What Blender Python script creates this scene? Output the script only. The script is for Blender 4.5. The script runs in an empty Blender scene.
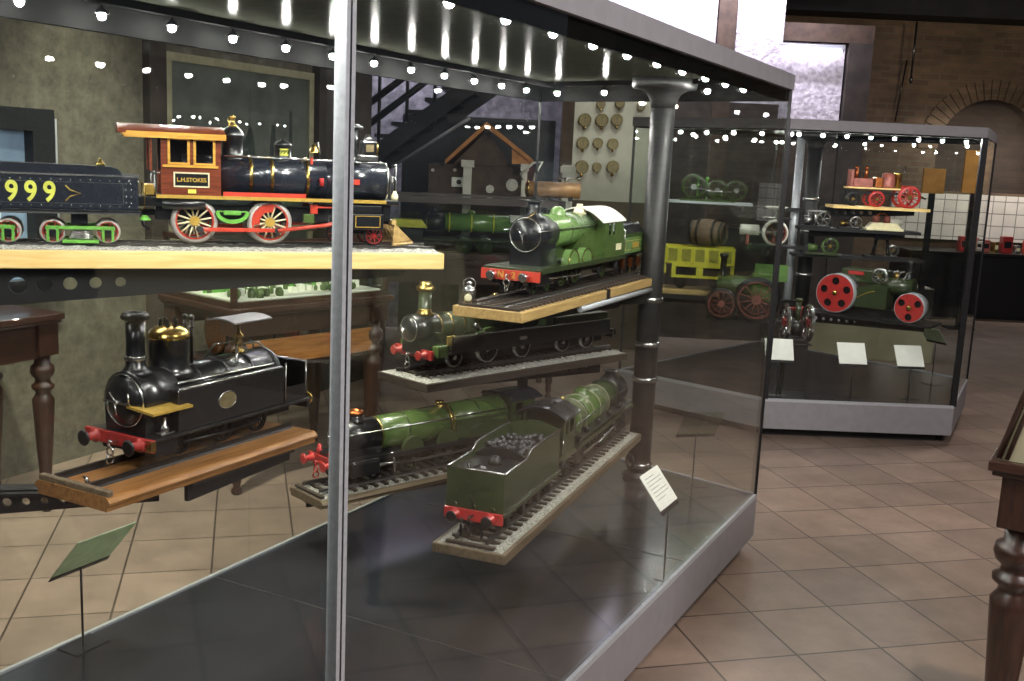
import bpy, bmesh, math, random
from mathutils import Vector, Matrix
random.seed(7)
S = bpy.context.scene
COL = S.collection
R = math.radians
PI = math.pi
# ------------------------------------------------------------------ camera
FPX = 1038.0
CAMH = 1.6
PIT, ROL = R(9.9), R(2.6)
fw = Vector((0, math.cos(PIT), -math.sin(PIT)))
_u = Vector((0, math.sin(PIT), math.cos(PIT)))
_r = Vector((1, 0, 0))
cr = math.cos(ROL)*_r + math.sin(ROL)*_u
cu = -math.sin(ROL)*_r + math.cos(ROL)*_u
cam_d = bpy.data.cameras.new('camera')
cam = bpy.data.objects.new('camera', cam_d)
COL.objects.link(cam)
cam_d.sensor_width = 36
cam_d.lens = 36*FPX/1024
cam_d.clip_start = 0.05
mw = Matrix((cr, cu, -fw)).transposed().to_4x4()
mw.translation = (0, 0, CAMH)
cam.matrix_world = mw
S.camera = cam
CP = Vector((0, 0, CAMH))
def ray(x, y): return (x-512)/FPX*cr-(y-340.5)/FPX*cu+fw
def at(x, y, Y):                      # survey of the photograph: the point at depth Y seen at (x, y)
    d = ray(x, y); return CP+d*(Y/d.y)
def onz(x, y, z):
    d = ray(x, y); return CP+d*((z-CAMH)/d.z)
def onpl(x, y, p, n):
    d = ray(x, y); return CP+d*((p-CP).dot(n)/d.dot(n))
def azv(az): return Vector((math.sin(R(az)), math.cos(R(az)), 0))

# ------------------------------------------------------------------ materials
def lin(c):
    c /= 255.0
    return c/12.92 if c <= .04045 else ((c+.055)/1.055)**2.4
def rgb(t): return (lin(t[0]), lin(t[1]), lin(t[2]), 1)
def mat(name, c, rough=.5, metal=0, var=.15, scale=40, bump=0, coat=0, c2=None, spec=.5, nr=.5):
    m = bpy.data.materials.new(name); m.use_nodes = True
    nt = m.node_tree; b = nt.nodes['Principled BSDF']
    tc = nt.nodes.new('ShaderNodeTexCoord')
    n = nt.nodes.new('ShaderNodeTexNoise'); n.inputs['Scale'].default_value = scale; n.inputs['Detail'].default_value = 5 if nr == .5 else 10; n.inputs['Roughness'].default_value = nr
    nt.links.new(tc.outputs['Object'], n.inputs['Vector'])
    mx = nt.nodes.new('ShaderNodeMix'); mx.data_type = 'RGBA'
    a = rgb(c)
    if c2: bb = rgb(c2); aa = a
    else:
        aa = tuple(v*(1-var) for v in a[:3])+(1,); bb = tuple(min(1, v*(1+var)) for v in a[:3])+(1,)
    mx.inputs[6].default_value = aa; mx.inputs[7].default_value = bb
    rp = nt.nodes.new('ShaderNodeMapRange')
    rp.inputs[1].default_value = .35; rp.inputs[2].default_value = .65
    nt.links.new(n.outputs['Fac'], rp.inputs[0]); nt.links.new(rp.outputs[0], mx.inputs[0])
    nt.links.new(mx.outputs[2], b.inputs['Base Color'])
    b.inputs['Roughness'].default_value = rough; b.inputs['Metallic'].default_value = metal
    b.inputs['Coat Weight'].default_value = coat; b.inputs['Coat Roughness'].default_value = .08
    b.inputs['Specular IOR Level'].default_value = spec
    if bump:
        bp = nt.nodes.new('ShaderNodeBump'); bp.inputs['Strength'].default_value = bump; bp.inputs['Distance'].default_value = .01
        nt.links.new(n.outputs['Fac'], bp.inputs['Height']); nt.links.new(bp.outputs[0], b.inputs['Normal'])
    return m
def wood(name, c, c2, rough=.4, scale=8, axis='X', coat=.2):
    m = bpy.data.materials.new(name); m.use_nodes = True
    nt = m.node_tree; b = nt.nodes['Principled BSDF']
    tc = nt.nodes.new('ShaderNodeTexCoord'); mp = nt.nodes.new('ShaderNodeMapping')
    s = [14, 14, 14]; s['XYZ'.index(axis)] = 1.2
    mp.inputs['Scale'].default_value = s
    n = nt.nodes.new('ShaderNodeTexNoise'); n.inputs['Scale'].default_value = scale; n.inputs['Detail'].default_value = 6; n.inputs['Distortion'].default_value = .6
    cr_ = nt.nodes.new('ShaderNodeValToRGB')
    cr_.color_ramp.elements[0].position = .35; cr_.color_ramp.elements[0].color = rgb(c)
    cr_.color_ramp.elements[1].position = .68; cr_.color_ramp.elements[1].color = rgb(c2)
    nt.links.new(tc.outputs['Object'], mp.inputs[0]); nt.links.new(mp.outputs[0], n.inputs['Vector'])
    nt.links.new(n.outputs['Fac'], cr_.inputs[0]); nt.links.new(cr_.outputs[0], b.inputs['Base Color'])
    b.inputs['Roughness'].default_value = rough; b.inputs['Coat Weight'].default_value = coat
    return m
def glass_mat(name, tint, base=.04, amt=.9):
    m = bpy.data.materials.new(name); m.use_nodes = True
    nt = m.node_tree; nt.nodes.remove(nt.nodes['Principled BSDF'])
    out = nt.nodes['Material Output']
    lw = nt.nodes.new('ShaderNodeLayerWeight'); lw.inputs[0].default_value = .5
    p = nt.nodes.new('ShaderNodeMath'); p.operation = 'POWER'; p.inputs[1].default_value = 5
    ma = nt.nodes.new('ShaderNodeMath'); ma.operation = 'MULTIPLY_ADD'; ma.inputs[1].default_value = amt; ma.inputs[2].default_value = base
    t = nt.nodes.new('ShaderNodeBsdfTransparent'); t.inputs[0].default_value = (*tint, 1)
    g = nt.nodes.new('ShaderNodeBsdfGlossy'); g.inputs['Roughness'].default_value = 0.0; g.inputs[0].default_value = (1, 1, 1, 1)
    mx = nt.nodes.new('ShaderNodeMixShader')
    nt.links.new(lw.outputs['Facing'], p.inputs[0]); nt.links.new(p.outputs[0], ma.inputs[0])
    nt.links.new(ma.outputs[0], mx.inputs[0]); nt.links.new(t.outputs[0], mx.inputs[1]); nt.links.new(g.outputs[0], mx.inputs[2])
    nt.links.new(mx.outputs[0], out.inputs[0])
    return m
def emit(name, c, s):
    m = bpy.data.materials.new(name); m.use_nodes = True
    nt = m.node_tree; nt.nodes.remove(nt.nodes['Principled BSDF'])
    e = nt.nodes.new('ShaderNodeEmission'); e.inputs[0].default_value = (*c, 1); e.inputs[1].default_value = s
    nt.links.new(e.outputs[0], nt.nodes['Material Output'].inputs[0])
    return m
def brick_mat(name, c1, c2, mort, w, h, msize, off=.5, shift=(0, 0), axes='XZ', rough=.8, bump=.4, stain=.25, stain_scale=3, spec=.5, bias=0.0):
    m = bpy.data.materials.new(name); m.use_nodes = True
    nt = m.node_tree; b = nt.nodes['Principled BSDF']
    tc = nt.nodes.new('ShaderNodeTexCoord'); sp = nt.nodes.new('ShaderNodeSeparateXYZ'); cb = nt.nodes.new('ShaderNodeCombineXYZ')
    nt.links.new(tc.outputs['Object'], sp.inputs[0])
    for k in (0, 1):
        ad = nt.nodes.new('ShaderNodeMath'); ad.operation = 'ADD'; ad.inputs[1].default_value = 50*(w, h)[k]*2-shift[k]
        nt.links.new(sp.outputs['XYZ'.index(axes[k])], ad.inputs[0]); nt.links.new(ad.outputs[0], cb.inputs[k])
    br = nt.nodes.new('ShaderNodeTexBrick'); br.offset = off
    br.inputs['Color1'].default_value = rgb(c1); br.inputs['Color2'].default_value = rgb(c2); br.inputs['Mortar'].default_value = rgb(mort)
    br.inputs['Scale'].default_value = 1; br.inputs['Brick Width'].default_value = w; br.inputs['Row Height'].default_value = h
    br.inputs['Mortar Size'].default_value = msize; br.inputs['Mortar Smooth'].default_value = .1; br.inputs['Bias'].default_value = bias
    nt.links.new(cb.outputs[0], br.inputs['Vector'])
    n = nt.nodes.new('ShaderNodeTexNoise'); n.inputs['Scale'].default_value = stain_scale; n.inputs['Detail'].default_value = 8; n.inputs['Roughness'].default_value = .65
    nt.links.new(tc.outputs['Object'], n.inputs['Vector'])
    rp = nt.nodes.new('ShaderNodeMapRange'); rp.inputs[1].default_value = .3; rp.inputs[2].default_value = .7
    rp.inputs[3].default_value = 1-stain; rp.inputs[4].default_value = 1+stain
    nt.links.new(n.outputs['Fac'], rp.inputs[0])
    mx = nt.nodes.new('ShaderNodeVectorMath'); mx.operation = 'SCALE'
    nt.links.new(br.outputs[0], mx.inputs[0]); nt.links.new(rp.outputs[0], mx.inputs['Scale'])
    nt.links.new(mx.outputs[0], b.inputs['Base Color'])
    b.inputs['Roughness'].default_value = rough; b.inputs['Specular IOR Level'].default_value = spec
    if bump:
        bp = nt.nodes.new('ShaderNodeBump'); bp.inputs['Strength'].default_value = bump; bp.inputs['Distance'].default_value = .01; bp.invert = True
        nt.links.new(br.outputs['Fac'], bp.inputs['Height']); nt.links.new(bp.outputs[0], b.inputs['Normal'])
    return m

K = {}
K['blk'] = mat('black_enamel', (22, 23, 25), .28, 0, .25, 60, coat=.5)
K['pole'] = mat('black_pole_paint', (30, 30, 31), .5, 0, .2, 30)
K['blkm'] = mat('black_metal_satin', (26, 26, 28), .42, .3, .3, 50)
K['blue'] = mat('blue_black_enamel', (36, 40, 48), .22, .1, .12, 50, coat=.6)
K['steel'] = mat('polished_steel', (190, 190, 188), .25, 1, .1, 60)
K['alu'] = mat('brushed_aluminium', (176, 180, 186), .4, .35, .08, 90)
K['brass'] = mat('brass', (190, 160, 92), .25, 1, .12, 60)
K['copper'] = mat('copper', (190, 112, 62), .3, 1, .15, 40)
K['red'] = mat('red_paint', (176, 46, 44), .35, 0, .12, 50, coat=.3)
K['redbeam'] = mat('buffer_red_paint', (150, 44, 42), .35, 0, .15, 60, coat=.3)
K['orange'] = mat('vermilion_paint', (192, 66, 48), .35, 0, .1, 60, coat=.3)
K['green'] = mat('apple_green_enamel', (100, 132, 74), .2, 0, .1, 30, coat=.6)
K['green2'] = mat('mid_green_enamel', (72, 92, 48), .24, 0, .12, 30, coat=.5)
K['dgreen'] = mat('dark_green_enamel', (48, 58, 34), .3, 0, .15, 30, coat=.4)
K['lime'] = mat('bright_green_paint', (104, 168, 70), .4, 0, .12, 60)
K['yel'] = mat('yellow_green_paint', (206, 208, 84), .45, 0, .08, 60)
K['gold'] = mat('gold_leaf_paint', (206, 170, 80), .4, .5, .1, 60)
K['wht'] = mat('white_paint', (226, 224, 214), .5, 0, .05, 60)
K['cream'] = mat('cream_paint', (222, 214, 176), .45, 0, .07, 60)
K['tyre'] = mat('pale_grey_tyre_paint', (176, 170, 164), .4, .2, .1, 80)
K['cabw'] = wood('varnished_mahogany', (96, 44, 26), (134, 66, 40), .3, 9, 'X', .5)
K['cabf'] = wood('golden_oak_trim', (196, 140, 52), (226, 178, 80), .35, 9, 'X', .4)
K['oakl'] = wood('pale_oak_board', (164, 132, 80), (196, 166, 108), .4, 6, 'X', .3)
K['pine'] = wood('pale_maple_board', (228, 190, 120), (242, 212, 146), .4, 6, 'X', .2)
K['oak'] = wood('varnished_oak_board', (122, 80, 42), (160, 114, 64), .32, 6, 'X', .5)
K['oakg'] = wood('weathered_oak_board', (84, 71, 54), (112, 97, 76), .5, 6, 'X', .2)
K['dwood'] = wood('dark_stained_table_wood', (38, 22, 16), (58, 34, 24), .35, 7, 'Z', .4)
K['dwoodx'] = wood('dark_stained_rail_wood', (38, 22, 16), (60, 36, 26), .35, 7, 'X', .4)
K['bwood'] = wood('brown_lagging_wood', (130, 80, 36), (168, 110, 54), .45, 6, 'X', .2)
K['slp'] = wood('dark_sleeper_wood', (40, 32, 26), (62, 50, 40), .8, 12, 'Y', 0)
K['slpo'] = wood('pale_sleeper_wood', (120, 94, 60), (156, 126, 84), .7, 12, 'Y', 0)
K['bal'] = mat('grey_ballast', (186, 184, 174), .9, 0, .5, 180, bump=.8, c2=(96, 96, 90))
K['balw'] = mat('white_ballast', (224, 222, 214), .9, 0, .5, 220, bump=.8, c2=(110, 108, 104))
K['rail'] = mat('steel_rail', (96, 94, 92), .4, .8, .2, 60)
K['coal'] = mat('coal', (24, 24, 26), .35, 0, .5, 120, c2=(52, 52, 56))
K['brk'] = mat('bracket_black_steel', (20, 20, 22), .5, .2, .2, 40)
K['card'] = mat('white_label_card', (238, 238, 232), .6, 0, .03, 30)
K['ink'] = mat('printed_grey_text', (140, 140, 140), .8, 0, .1, 60)
K['cardb'] = mat('grey_green_card_back', (190, 200, 178), .5, 0, .08, 30)
def translucent(m, amt):
    nt = m.node_tree; b = nt.nodes['Principled BSDF']; out = nt.nodes['Material Output']
    t = nt.nodes.new('ShaderNodeBsdfTranslucent'); mx = nt.nodes.new('ShaderNodeMixShader'); mx.inputs[0].default_value = amt
    nt.links.new(b.inputs['Base Color'].links[0].from_socket, t.inputs[0])
    nt.links.new(b.outputs[0], mx.inputs[1]); nt.links.new(t.outputs[0], mx.inputs[2]); nt.links.new(mx.outputs[0], out.inputs[0])
translucent(K['cardb'], .55)
K['basef'] = mat('case_floor_dark_laminate', (38, 41, 47), .18, 0, .2, 3, c2=(31, 34, 38))
K['fasc'] = mat('grey_case_fascia', (132, 130, 134), .5, .1, .05, 20)
K['fascd'] = mat('dark_case_frame', (26, 26, 26), .4, .2, .1, 20)
K['val'] = mat('matt_black_valance', (10, 10, 10), .9, 0, .1, 20, spec=.05)
K['plin'] = mat('dark_recessed_plinth', (30, 29, 30), .7, 0, .2, 20)
K['ceil_case'] = mat('brushed_case_ceiling', (56, 57, 50), .6, .0, .12, 30, spec=.03)
def sheen(m, amt, rough):
    nt = m.node_tree; b = nt.nodes['Principled BSDF']; out = nt.nodes['Material Output']
    g = nt.nodes.new('ShaderNodeBsdfGlossy'); g.inputs['Roughness'].default_value = rough
    mx = nt.nodes.new('ShaderNodeMixShader'); mx.inputs[0].default_value = amt
    nt.links.new(b.outputs[0], mx.inputs[1]); nt.links.new(g.outputs[0], mx.inputs[2]); nt.links.new(mx.outputs[0], out.inputs[0])
K['ceil_case'].node_tree.nodes['Principled BSDF'].inputs['Specular IOR Level'].default_value = 0
sheen(K['ceil_case'], .05, .16)
K['stuc'] = mat('rough_concrete_wall', (112, 107, 93), .9, 0, .4, 12, bump=.5, c2=(74, 69, 60), nr=.78)
K['stucw'] = mat('white_rough_plaster', (214, 208, 214), .9, 0, .3, 26, bump=1.0, c2=(168, 160, 168))
K['stucp'] = mat('grey_plaster_wall', (120, 114, 122), .9, 0, .3, 16, bump=.6, c2=(84, 80, 86))
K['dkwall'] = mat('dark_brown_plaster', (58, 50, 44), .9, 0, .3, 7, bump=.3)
K['dado'] = mat('brown_dado_paint', (92, 80, 66), .7, 0, .15, 10)
K['pwall'] = mat('cream_partition_paint', (196, 192, 178), .8, 0, .05, 10)
K['ceil'] = mat('black_ceiling_boards', (20, 20, 26), .9, 0, .3, 5)
K['beam'] = mat('dark_steel_beam', (38, 38, 44), .6, .3, .2, 12)
K['stair'] = mat('dark_stair_steel', (30, 29, 31), .5, .4, .2, 20)
K['terra'] = mat('terracotta_roof_board', (176, 118, 66), .7, 0, .2, 18)
K['kiosk'] = mat('brown_kiosk_boarding', (66, 50, 38), .7, 0, .3, 14)
K['post'] = mat('pale_painted_post', (196, 192, 180), .5, 0, .08, 30)
K['pic'] = mat('engraving_grey_green', (100, 100, 94), .6, 0, .25, 5)
K['picd'] = mat('engraving_dark_ink', (58, 64, 62), .6, 0, .3, 24)
K['picf'] = mat('pale_picture_mount', (152, 146, 118), .6, 0, .1, 20)
K['blueb'] = mat('pale_blue_panel', (120, 142, 170), .6, 0, .12, 14)
K['bluel'] = mat('pale_text_panel', (196, 208, 224), .6, 0, .06, 20)
K['dbrass'] = mat('dull_brass', (128, 116, 84), .5, .6, .2, 60)
K['tan'] = mat('tan_copper_shell', (186, 142, 98), .45, .3, .2, 30)
K['gface'] = mat('gauge_face_grey', (140, 134, 116), .4, .2, .3, 40)
K['yelp'] = mat('primrose_yellow_paint', (206, 198, 52), .45, 0, .12, 40)
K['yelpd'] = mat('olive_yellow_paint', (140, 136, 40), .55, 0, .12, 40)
K['barrel'] = wood('weathered_barrel_wood', (84, 66, 50), (120, 98, 76), .6, 8, 'X', .1)
K['och'] = mat('ochre_panel', (190, 136, 66), .7, 0, .15, 10)
K['tilew'] = brick_mat('white_wall_tile', (206, 200, 192), (190, 184, 176), (120, 116, 112), .15, .15, .006, 0, rough=.3, bump=.1, stain=.1)
K['plinthb'] = mat('beige_plinth_paint', (150, 144, 118), .7, 0, .08, 10)
K['pink'] = mat('faded_red_paint', (150, 84, 74), .5, 0, .2, 30)
K['glass'] = glass_mat('clear_case_glass', (.955, .972, .96), .025, .95)
K['acry'] = glass_mat('clear_acrylic', (.82, .88, .8), .06, .8)
K['floor'] = brick_mat('stone_floor_tiles', (134, 116, 104), (116, 101, 92), (64, 55, 50), .3205, .3395, .004, 0, (.2, .19), 'XY', .36, .15, .22, 5, bias=-.1)
K['brick'] = brick_mat('old_brickwork', (96, 77, 60), (76, 60, 48), (88, 76, 60), .24, .075, .012, .5, rough=.9, bump=.8, stain=.4, stain_scale=1.6)
K['brickd'] = brick_mat('shaded_recess_brick', (58, 46, 38), (48, 38, 32), (54, 44, 36), .24, .075, .012, .5, rough=.9, bump=.6, stain=.3, stain_scale=2)  # darker copy of the brickwork, the recess shade put into its colour
K['led'] = emit('led_emitter', (1.0, .97, .92), 900)
K['led2'] = emit('dim_led_emitter', (1.0, .97, .92), 400)
K['tube'] = emit('tube_lamp_emitter', (.88, .84, 1.0), 14)

# ------------------------------------------------------------------ mesh builder
class MB:
    def __init__(s): s.bm = bmesh.new()
    def _add(s, vs, fs, m=None, smooth=()):
        V = [s.bm.verts.new(m @ Vector(v) if m else v) for v in vs]
        for i, f in enumerate(fs):
            try:
                fc = s.bm.faces.new([V[k] for k in f])
                if smooth is True or (smooth and i in smooth): fc.smooth = True
            except ValueError: pass
        return s
    def box(s, x0, x1, y0, y1, z0, z1, bev=0, m=None):
        vs = [(x, y, z) for z in (z0, z1) for y in (y0, y1) for x in (x0, x1)]
        fs = [(0, 2, 3, 1), (4, 5, 7, 6), (0, 1, 5, 4), (2, 6, 7, 3), (0, 4, 6, 2), (1, 3, 7, 5)]
        if not bev: return s._add(vs, fs, m)
        b = bmesh.new(); V = [b.verts.new(v) for v in vs]
        for f in fs: b.faces.new([V[k] for k in f])
        bmesh.ops.bevel(b, geom=b.edges[:], offset=bev, segments=2, profile=.5, affect='EDGES')
        b.verts.index_update()
        s._add([v.co.copy() for v in b.verts], [[v.index for v in f.verts] for f in b.faces], m); b.free(); return s
    def cyl(s, p0, p1, r0, r1=None, seg=24, cap=True):
        p0, p1 = Vector(p0), Vector(p1); r1 = r0 if r1 is None else r1
        a = (p1-p0).normalized(); t = Vector((0, 0, 1)) if abs(a.z) < .9 else Vector((1, 0, 0))
        u = a.cross(t).normalized(); v = a.cross(u)
        vs = []; 
        for p, r in ((p0, r0), (p1, r1)):
            for k in range(seg):
                w = 2*PI*k/seg; vs.append(p+(u*math.cos(w)+v*math.sin(w))*r)
        fs = [(k, (k+1) % seg, seg+(k+1) % seg, seg+k) for k in range(seg)]
        n = len(fs)
        if cap: fs += [tuple(range(seg))[::-1], tuple(range(seg, 2*seg))]
        return s._add(vs, fs, None, range(n))
    def lathe(s, prof, o=(0, 0, 0), ax=(0, 0, 1), seg=24, smooth=True):
        o = Vector(o); a = Vector(ax).normalized(); t = Vector((0, 0, 1)) if abs(a.z) < .9 else Vector((1, 0, 0))
        u = a.cross(t).normalized(); v = a.cross(u)
        vs = []; fs = []
        for r, h in prof:
            for k in range(seg):
                w = 2*PI*k/seg; vs.append(o+a*h+(u*math.cos(w)+v*math.sin(w))*max(r, 1e-5))
        for i in range(len(prof)-1):
            for k in range(seg):
                fs.append((i*seg+k, i*seg+(k+1) % seg, (i+1)*seg+(k+1) % seg, (i+1)*seg+k))
        n = len(fs)
        if tuple(prof[0]) != tuple(prof[-1]): fs += [tuple(range(seg))[::-1], tuple(range((len(prof)-1)*seg, len(prof)*seg))]
        return s._add(vs, fs, None, range(n) if smooth else ())
    def tube(s, pts, r, seg=8):
        pts = [Vector(p) for p in pts]; vs = []; fs = []
        n = len(pts)
        for i, p in enumerate(pts):
            a = (pts[min(i+1, n-1)]-pts[max(i-1, 0)]).normalized(); t = Vector((0, 0, 1)) if abs(a.z) < .9 else Vector((1, 0, 0))
            u = a.cross(t).normalized(); v = a.cross(u)
            for k in range(seg):
                w = 2*PI*k/seg; vs.append(p+(u*math.cos(w)+v*math.sin(w))*r)
        for i in range(n-1):
            for k in range(seg): fs.append((i*seg+k, i*seg+(k+1) % seg, (i+1)*seg+(k+1) % seg, (i+1)*seg+k))
        m = len(fs); fs += [tuple(range(seg))[::-1], tuple(range((n-1)*seg, n*seg))]
        return s._add(vs, fs, None, range(m))
    def prism(s, poly, a0, a1, plane='xz', smooth_side=False, m=None):
        """extrude a 2-D outline between a0 and a1 along the missing axis"""
        def P(p, a):
            return {'xz': (p[0], a, p[1]), 'yz': (a, p[0], p[1]), 'xy': (p[0], p[1], a)}[plane]
        n = len(poly)
        vs = [P(p, a0) for p in poly]+[P(p, a1) for p in poly]
        fs = [(k, (k+1) % n, n+(k+1) % n, n+k) for k in range(n)]
        c = len(fs)
        fs += [tuple(range(n))[::-1], tuple(range(n, 2*n))]
        return s._add(vs, fs, m, range(c) if smooth_side else ())
    def ball(s, c, r, sx=1, sy=1, sz=1, u=12, v=8):
        vs = [(c[0], c[1], c[2]-r*sz)]; fs = []
        for i in range(1, v):
            f = -PI/2+PI*i/v
            for k in range(u):
                w = 2*PI*k/u; vs.append((c[0]+r*sx*math.cos(f)*math.cos(w), c[1]+r*sy*math.cos(f)*math.sin(w), c[2]+r*sz*math.sin(f)))
        vs.append((c[0], c[1], c[2]+r*sz)); L = len(vs)-1
        for k in range(u): fs.append((0, 1+(k+1) % u, 1+k)); fs.append((L, L-u+k, L-u+(k+1) % u))
        for i in range(v-2):
            for k in range(u): fs.append((1+i*u+k, 1+i*u+(k+1) % u, 1+(i+1)*u+(k+1) % u, 1+(i+1)*u+k))
        return s._add(vs, fs, None, True)
    def torus(s, c, ax, R_, r, seg=24, k=8):
        c = Vector(c); a = Vector(ax).normalized(); t = Vector((0, 0, 1)) if abs(a.z) < .9 else Vector((1, 0, 0))
        u = a.cross(t).normalized(); v = a.cross(u); vs = []; fs = []
        for i in range(seg):
            w = 2*PI*i/seg; e = u*math.cos(w)+v*math.sin(w)
            for j in range(k):
                q = 2*PI*j/k; vs.append(c+e*(R_+r*math.cos(q))+a*r*math.sin(q))
        for i in range(seg):
            for j in range(k): fs.append((i*k+j, ((i+1) % seg)*k+j, ((i+1) % seg)*k+(j+1) % k, i*k+(j+1) % k))
        return s._add(vs, fs, None, True)
    def mesh(s, me, m):
        return s._add([v.co.copy() for v in me.vertices], [tuple(p.vertices) for p in me.polygons], m)
    def build(s, name, m, parent=None, label=None, kind=None):
        bmesh.ops.recalc_face_normals(s.bm, faces=s.bm.faces[:])
        me = bpy.data.meshes.new(name); s.bm.to_mesh(me); s.bm.free()
        me.materials.append(K[m] if isinstance(m, str) else m)
        o = bpy.data.objects.new(name, me); COL.objects.link(o)
        if parent is not None: o.parent = parent
        if label: o['label'] = label
        if kind: o['kind'] = kind
        return o
def holed(outer, holes, thick):
    """flat plate in XY with holes, extruded, as mesh data"""
    cu_ = bpy.data.curves.new('plate', 'CURVE'); cu_.dimensions = '2D'; cu_.fill_mode = 'BOTH'; cu_.extrude = thick/2
    for pl in [outer]+holes:
        sp = cu_.splines.new('POLY'); sp.points.add(len(pl)-1); sp.use_cyclic_u = True
        for p, q in zip(sp.points, pl): p.co = (q[0], q[1], 0, 1)
    o = bpy.data.objects.new('plate', cu_); COL.objects.link(o)
    me = bpy.data.meshes.new_from_object(o.evaluated_get(bpy.context.evaluated_depsgraph_get()))
    bpy.data.objects.remove(o); bpy.data.curves.remove(cu_)
    return me
def circ(cx, cy, r, n=20): return [(cx+r*math.cos(2*PI*k/n), cy+r*math.sin(2*PI*k/n)) for k in range(n)]
def text_mesh(body, size, depth=.0006, bold=0):
    cu_ = bpy.data.curves.new('lettering', 'FONT'); cu_.body = body; cu_.size = size; cu_.extrude = depth; cu_.offset = bold
    cu_.align_x = 'CENTER'; cu_.align_y = 'CENTER'
    o = bpy.data.objects.new('lettering', cu_); COL.objects.link(o)
    me = bpy.data.meshes.new_from_object(o.evaluated_get(bpy.context.evaluated_depsgraph_get()))
    bpy.data.objects.remove(o); bpy.data.curves.remove(cu_)
    return me
def mxyz(x, y, z): return Matrix.Translation((x, y, z))
FACE_RIGHT = Matrix(((1, 0, 0, 0), (0, 0, -1, 0), (0, 1, 0, 0), (0, 0, 0, 1)))      # XY drawing stood up, seen from -y
def thing(name, label, cat, loc=(0, 0, 0), az=90, group=None, scale=1):
    o = bpy.data.objects.new(name, None); COL.objects.link(o)
    o.empty_display_size = .05
    o.location = loc; o.rotation_euler = (0, 0, R(90-az)); o.scale = (scale,)*3
    o['label'] = label; o['category'] = cat
    if group: o['group'] = group
    return o
def tag(o, label, cat, group=None):
    o['label'] = label; o['category'] = cat
    if group: o['group'] = group
    return o
def struct(o): o['kind'] = 'structure'; return o
def copy_tree(o, parent=None):
    c = o.copy(); COL.objects.link(c); c.parent = parent
    for ch in list(o.children): copy_tree(ch, c)
    return c

# ------------------------------------------------------------------ polygons of the cases
def inset(poly, t):
    n = len(poly); out = []
    for i in range(n):
        a, b, c = Vector(poly[i-1]), Vector(poly[i]), Vector(poly[(i+1) % n])
        e1, e2 = (b-a).normalized(), (c-b).normalized()
        n1, n2 = Vector((-e1.y, e1.x)), Vector((-e2.y, e2.x))
        k = 1/(1+n1.dot(n2))
        out.append(tuple(b+(n1+n2)*k*t))
    return out
def ring(mb, po, pi, z0, z1):
    n = len(po)
    vs = [(*p, z) for pl, z in ((po, z0), (po, z1), (pi, z1), (pi, z0)) for p in pl]
    fs = []
    for q in range(4):
        for k in range(n): fs.append((q*n+k, q*n+(k+1) % n, ((q+1) % 4)*n+(k+1) % n, ((q+1) % 4)*n+k))
    return mb._add(vs, fs)
def edge_box(mb, a, b, t0, t1, z0, z1):
    """wall along edge a-b between inward offsets t0 and t1"""
    a, b = Vector(a), Vector(b); e = (b-a).normalized(); n = Vector((-e.y, e.x))
    q = [a+n*t0, b+n*t0, b+n*t1, a+n*t1]
    return mb.prism([tuple(p) for p in q], z0, z1, 'xy')

ZF, ZT, ZC = .24, 1.92, 1.955
def display_case(name, label, poly, glass_edges, floor_mat='basef', drop=.045, fr=.03):
    root = thing(name, label, 'display case')
    MB().prism(inset(poly, .09), 0, .062, 'xy').build('plinth', 'plin', root)
    b = MB(); ring(b, poly, inset(poly, .03), .06, ZF-.012); b.build('base_fascia', 'fasc', root)
    MB().prism(inset(poly, .012), .062, ZF-.0005, 'xy').build('case_floor', floor_mat, root)
    b = MB(); ring(b, poly, inset(poly, .012), ZF-.012, ZF+.006); b.build('edge_channel', 'alu', root)
    pi = inset(poly, .004)
    for a, c, segs in glass_edges:
        A, B = Vector(pi[a]), Vector(pi[c])
        ts = [0]+list(segs)+[1]
        for t0, t1 in zip(ts, ts[1:]):
            g = MB(); edge_box(g, A.lerp(B, t0), A.lerp(B, t1), 0, .008, ZF, ZT+.01); g.build('glass_pane', 'glass', root)
    b = MB(); ring(b, inset(poly, -.004), inset(poly, .012), ZT, ZT+.058); b.build('top_fascia', 'fasc', root)
    b = MB(); ring(b, inset(poly, .0125), inset(poly, fr), ZT-drop, ZT+.04); b.build('inner_frame', 'val', root)
    MB().prism(inset(poly, .02), ZC, ZC+.02, 'xy').build('ceiling_panel', 'ceil_case', root)
    return root
def spot(parent, x, y, z=1.905, m='led'):
    global LED0
    if LED0 is None:
        o = bpy.data.objects.new('spotlight', None)
        b = MB(); b.ball((0, 0, 0), .0105, u=8, v=6)
        LED0 = b.build('spotlight', m, parent)
        h = MB(); h.lathe([(.003, .05), (.003, .022), (.012, .016), (.018, .008), (.0175, .006), (.0105, .007)], seg=10); LEDH = h.build('lamp_holder', 'blkm', LED0)
        bpy.data.objects.remove(o)
        o = LED0
    else:
        o = LED0.copy(); COL.objects.link(o); o.parent = parent
        for ch in LED0.children:
            c = ch.copy(); COL.objects.link(c); c.parent = o
    o.location = (x, y, z)
LED0 = None

# ================================================================== CASE 1
D1, N1 = azv(27.4), Vector((-math.cos(R(27.4)), math.sin(R(27.4)), 0))
RC = Vector((1.071, 4.247, 0))
LC = RC+D1*.297+N1*1.27
NEAR = -5.84
NR, NL = RC+D1*NEAR, RC+D1*NEAR+N1*1.27
P1 = [tuple(p.xy) for p in (RC, LC, NL, NR)]
def c1(along, inn, z=0): return RC+D1*along+N1*inn+Vector((0, 0, z))
case1 = display_case('display_case', 'long glass display case nearest the viewer full of locomotives, aluminium mullion in its front', P1,
                     [(0, 1, ()), (1, 2, (.33, .66)), (2, 3, ()), (3, 0, (.5,))])
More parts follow.
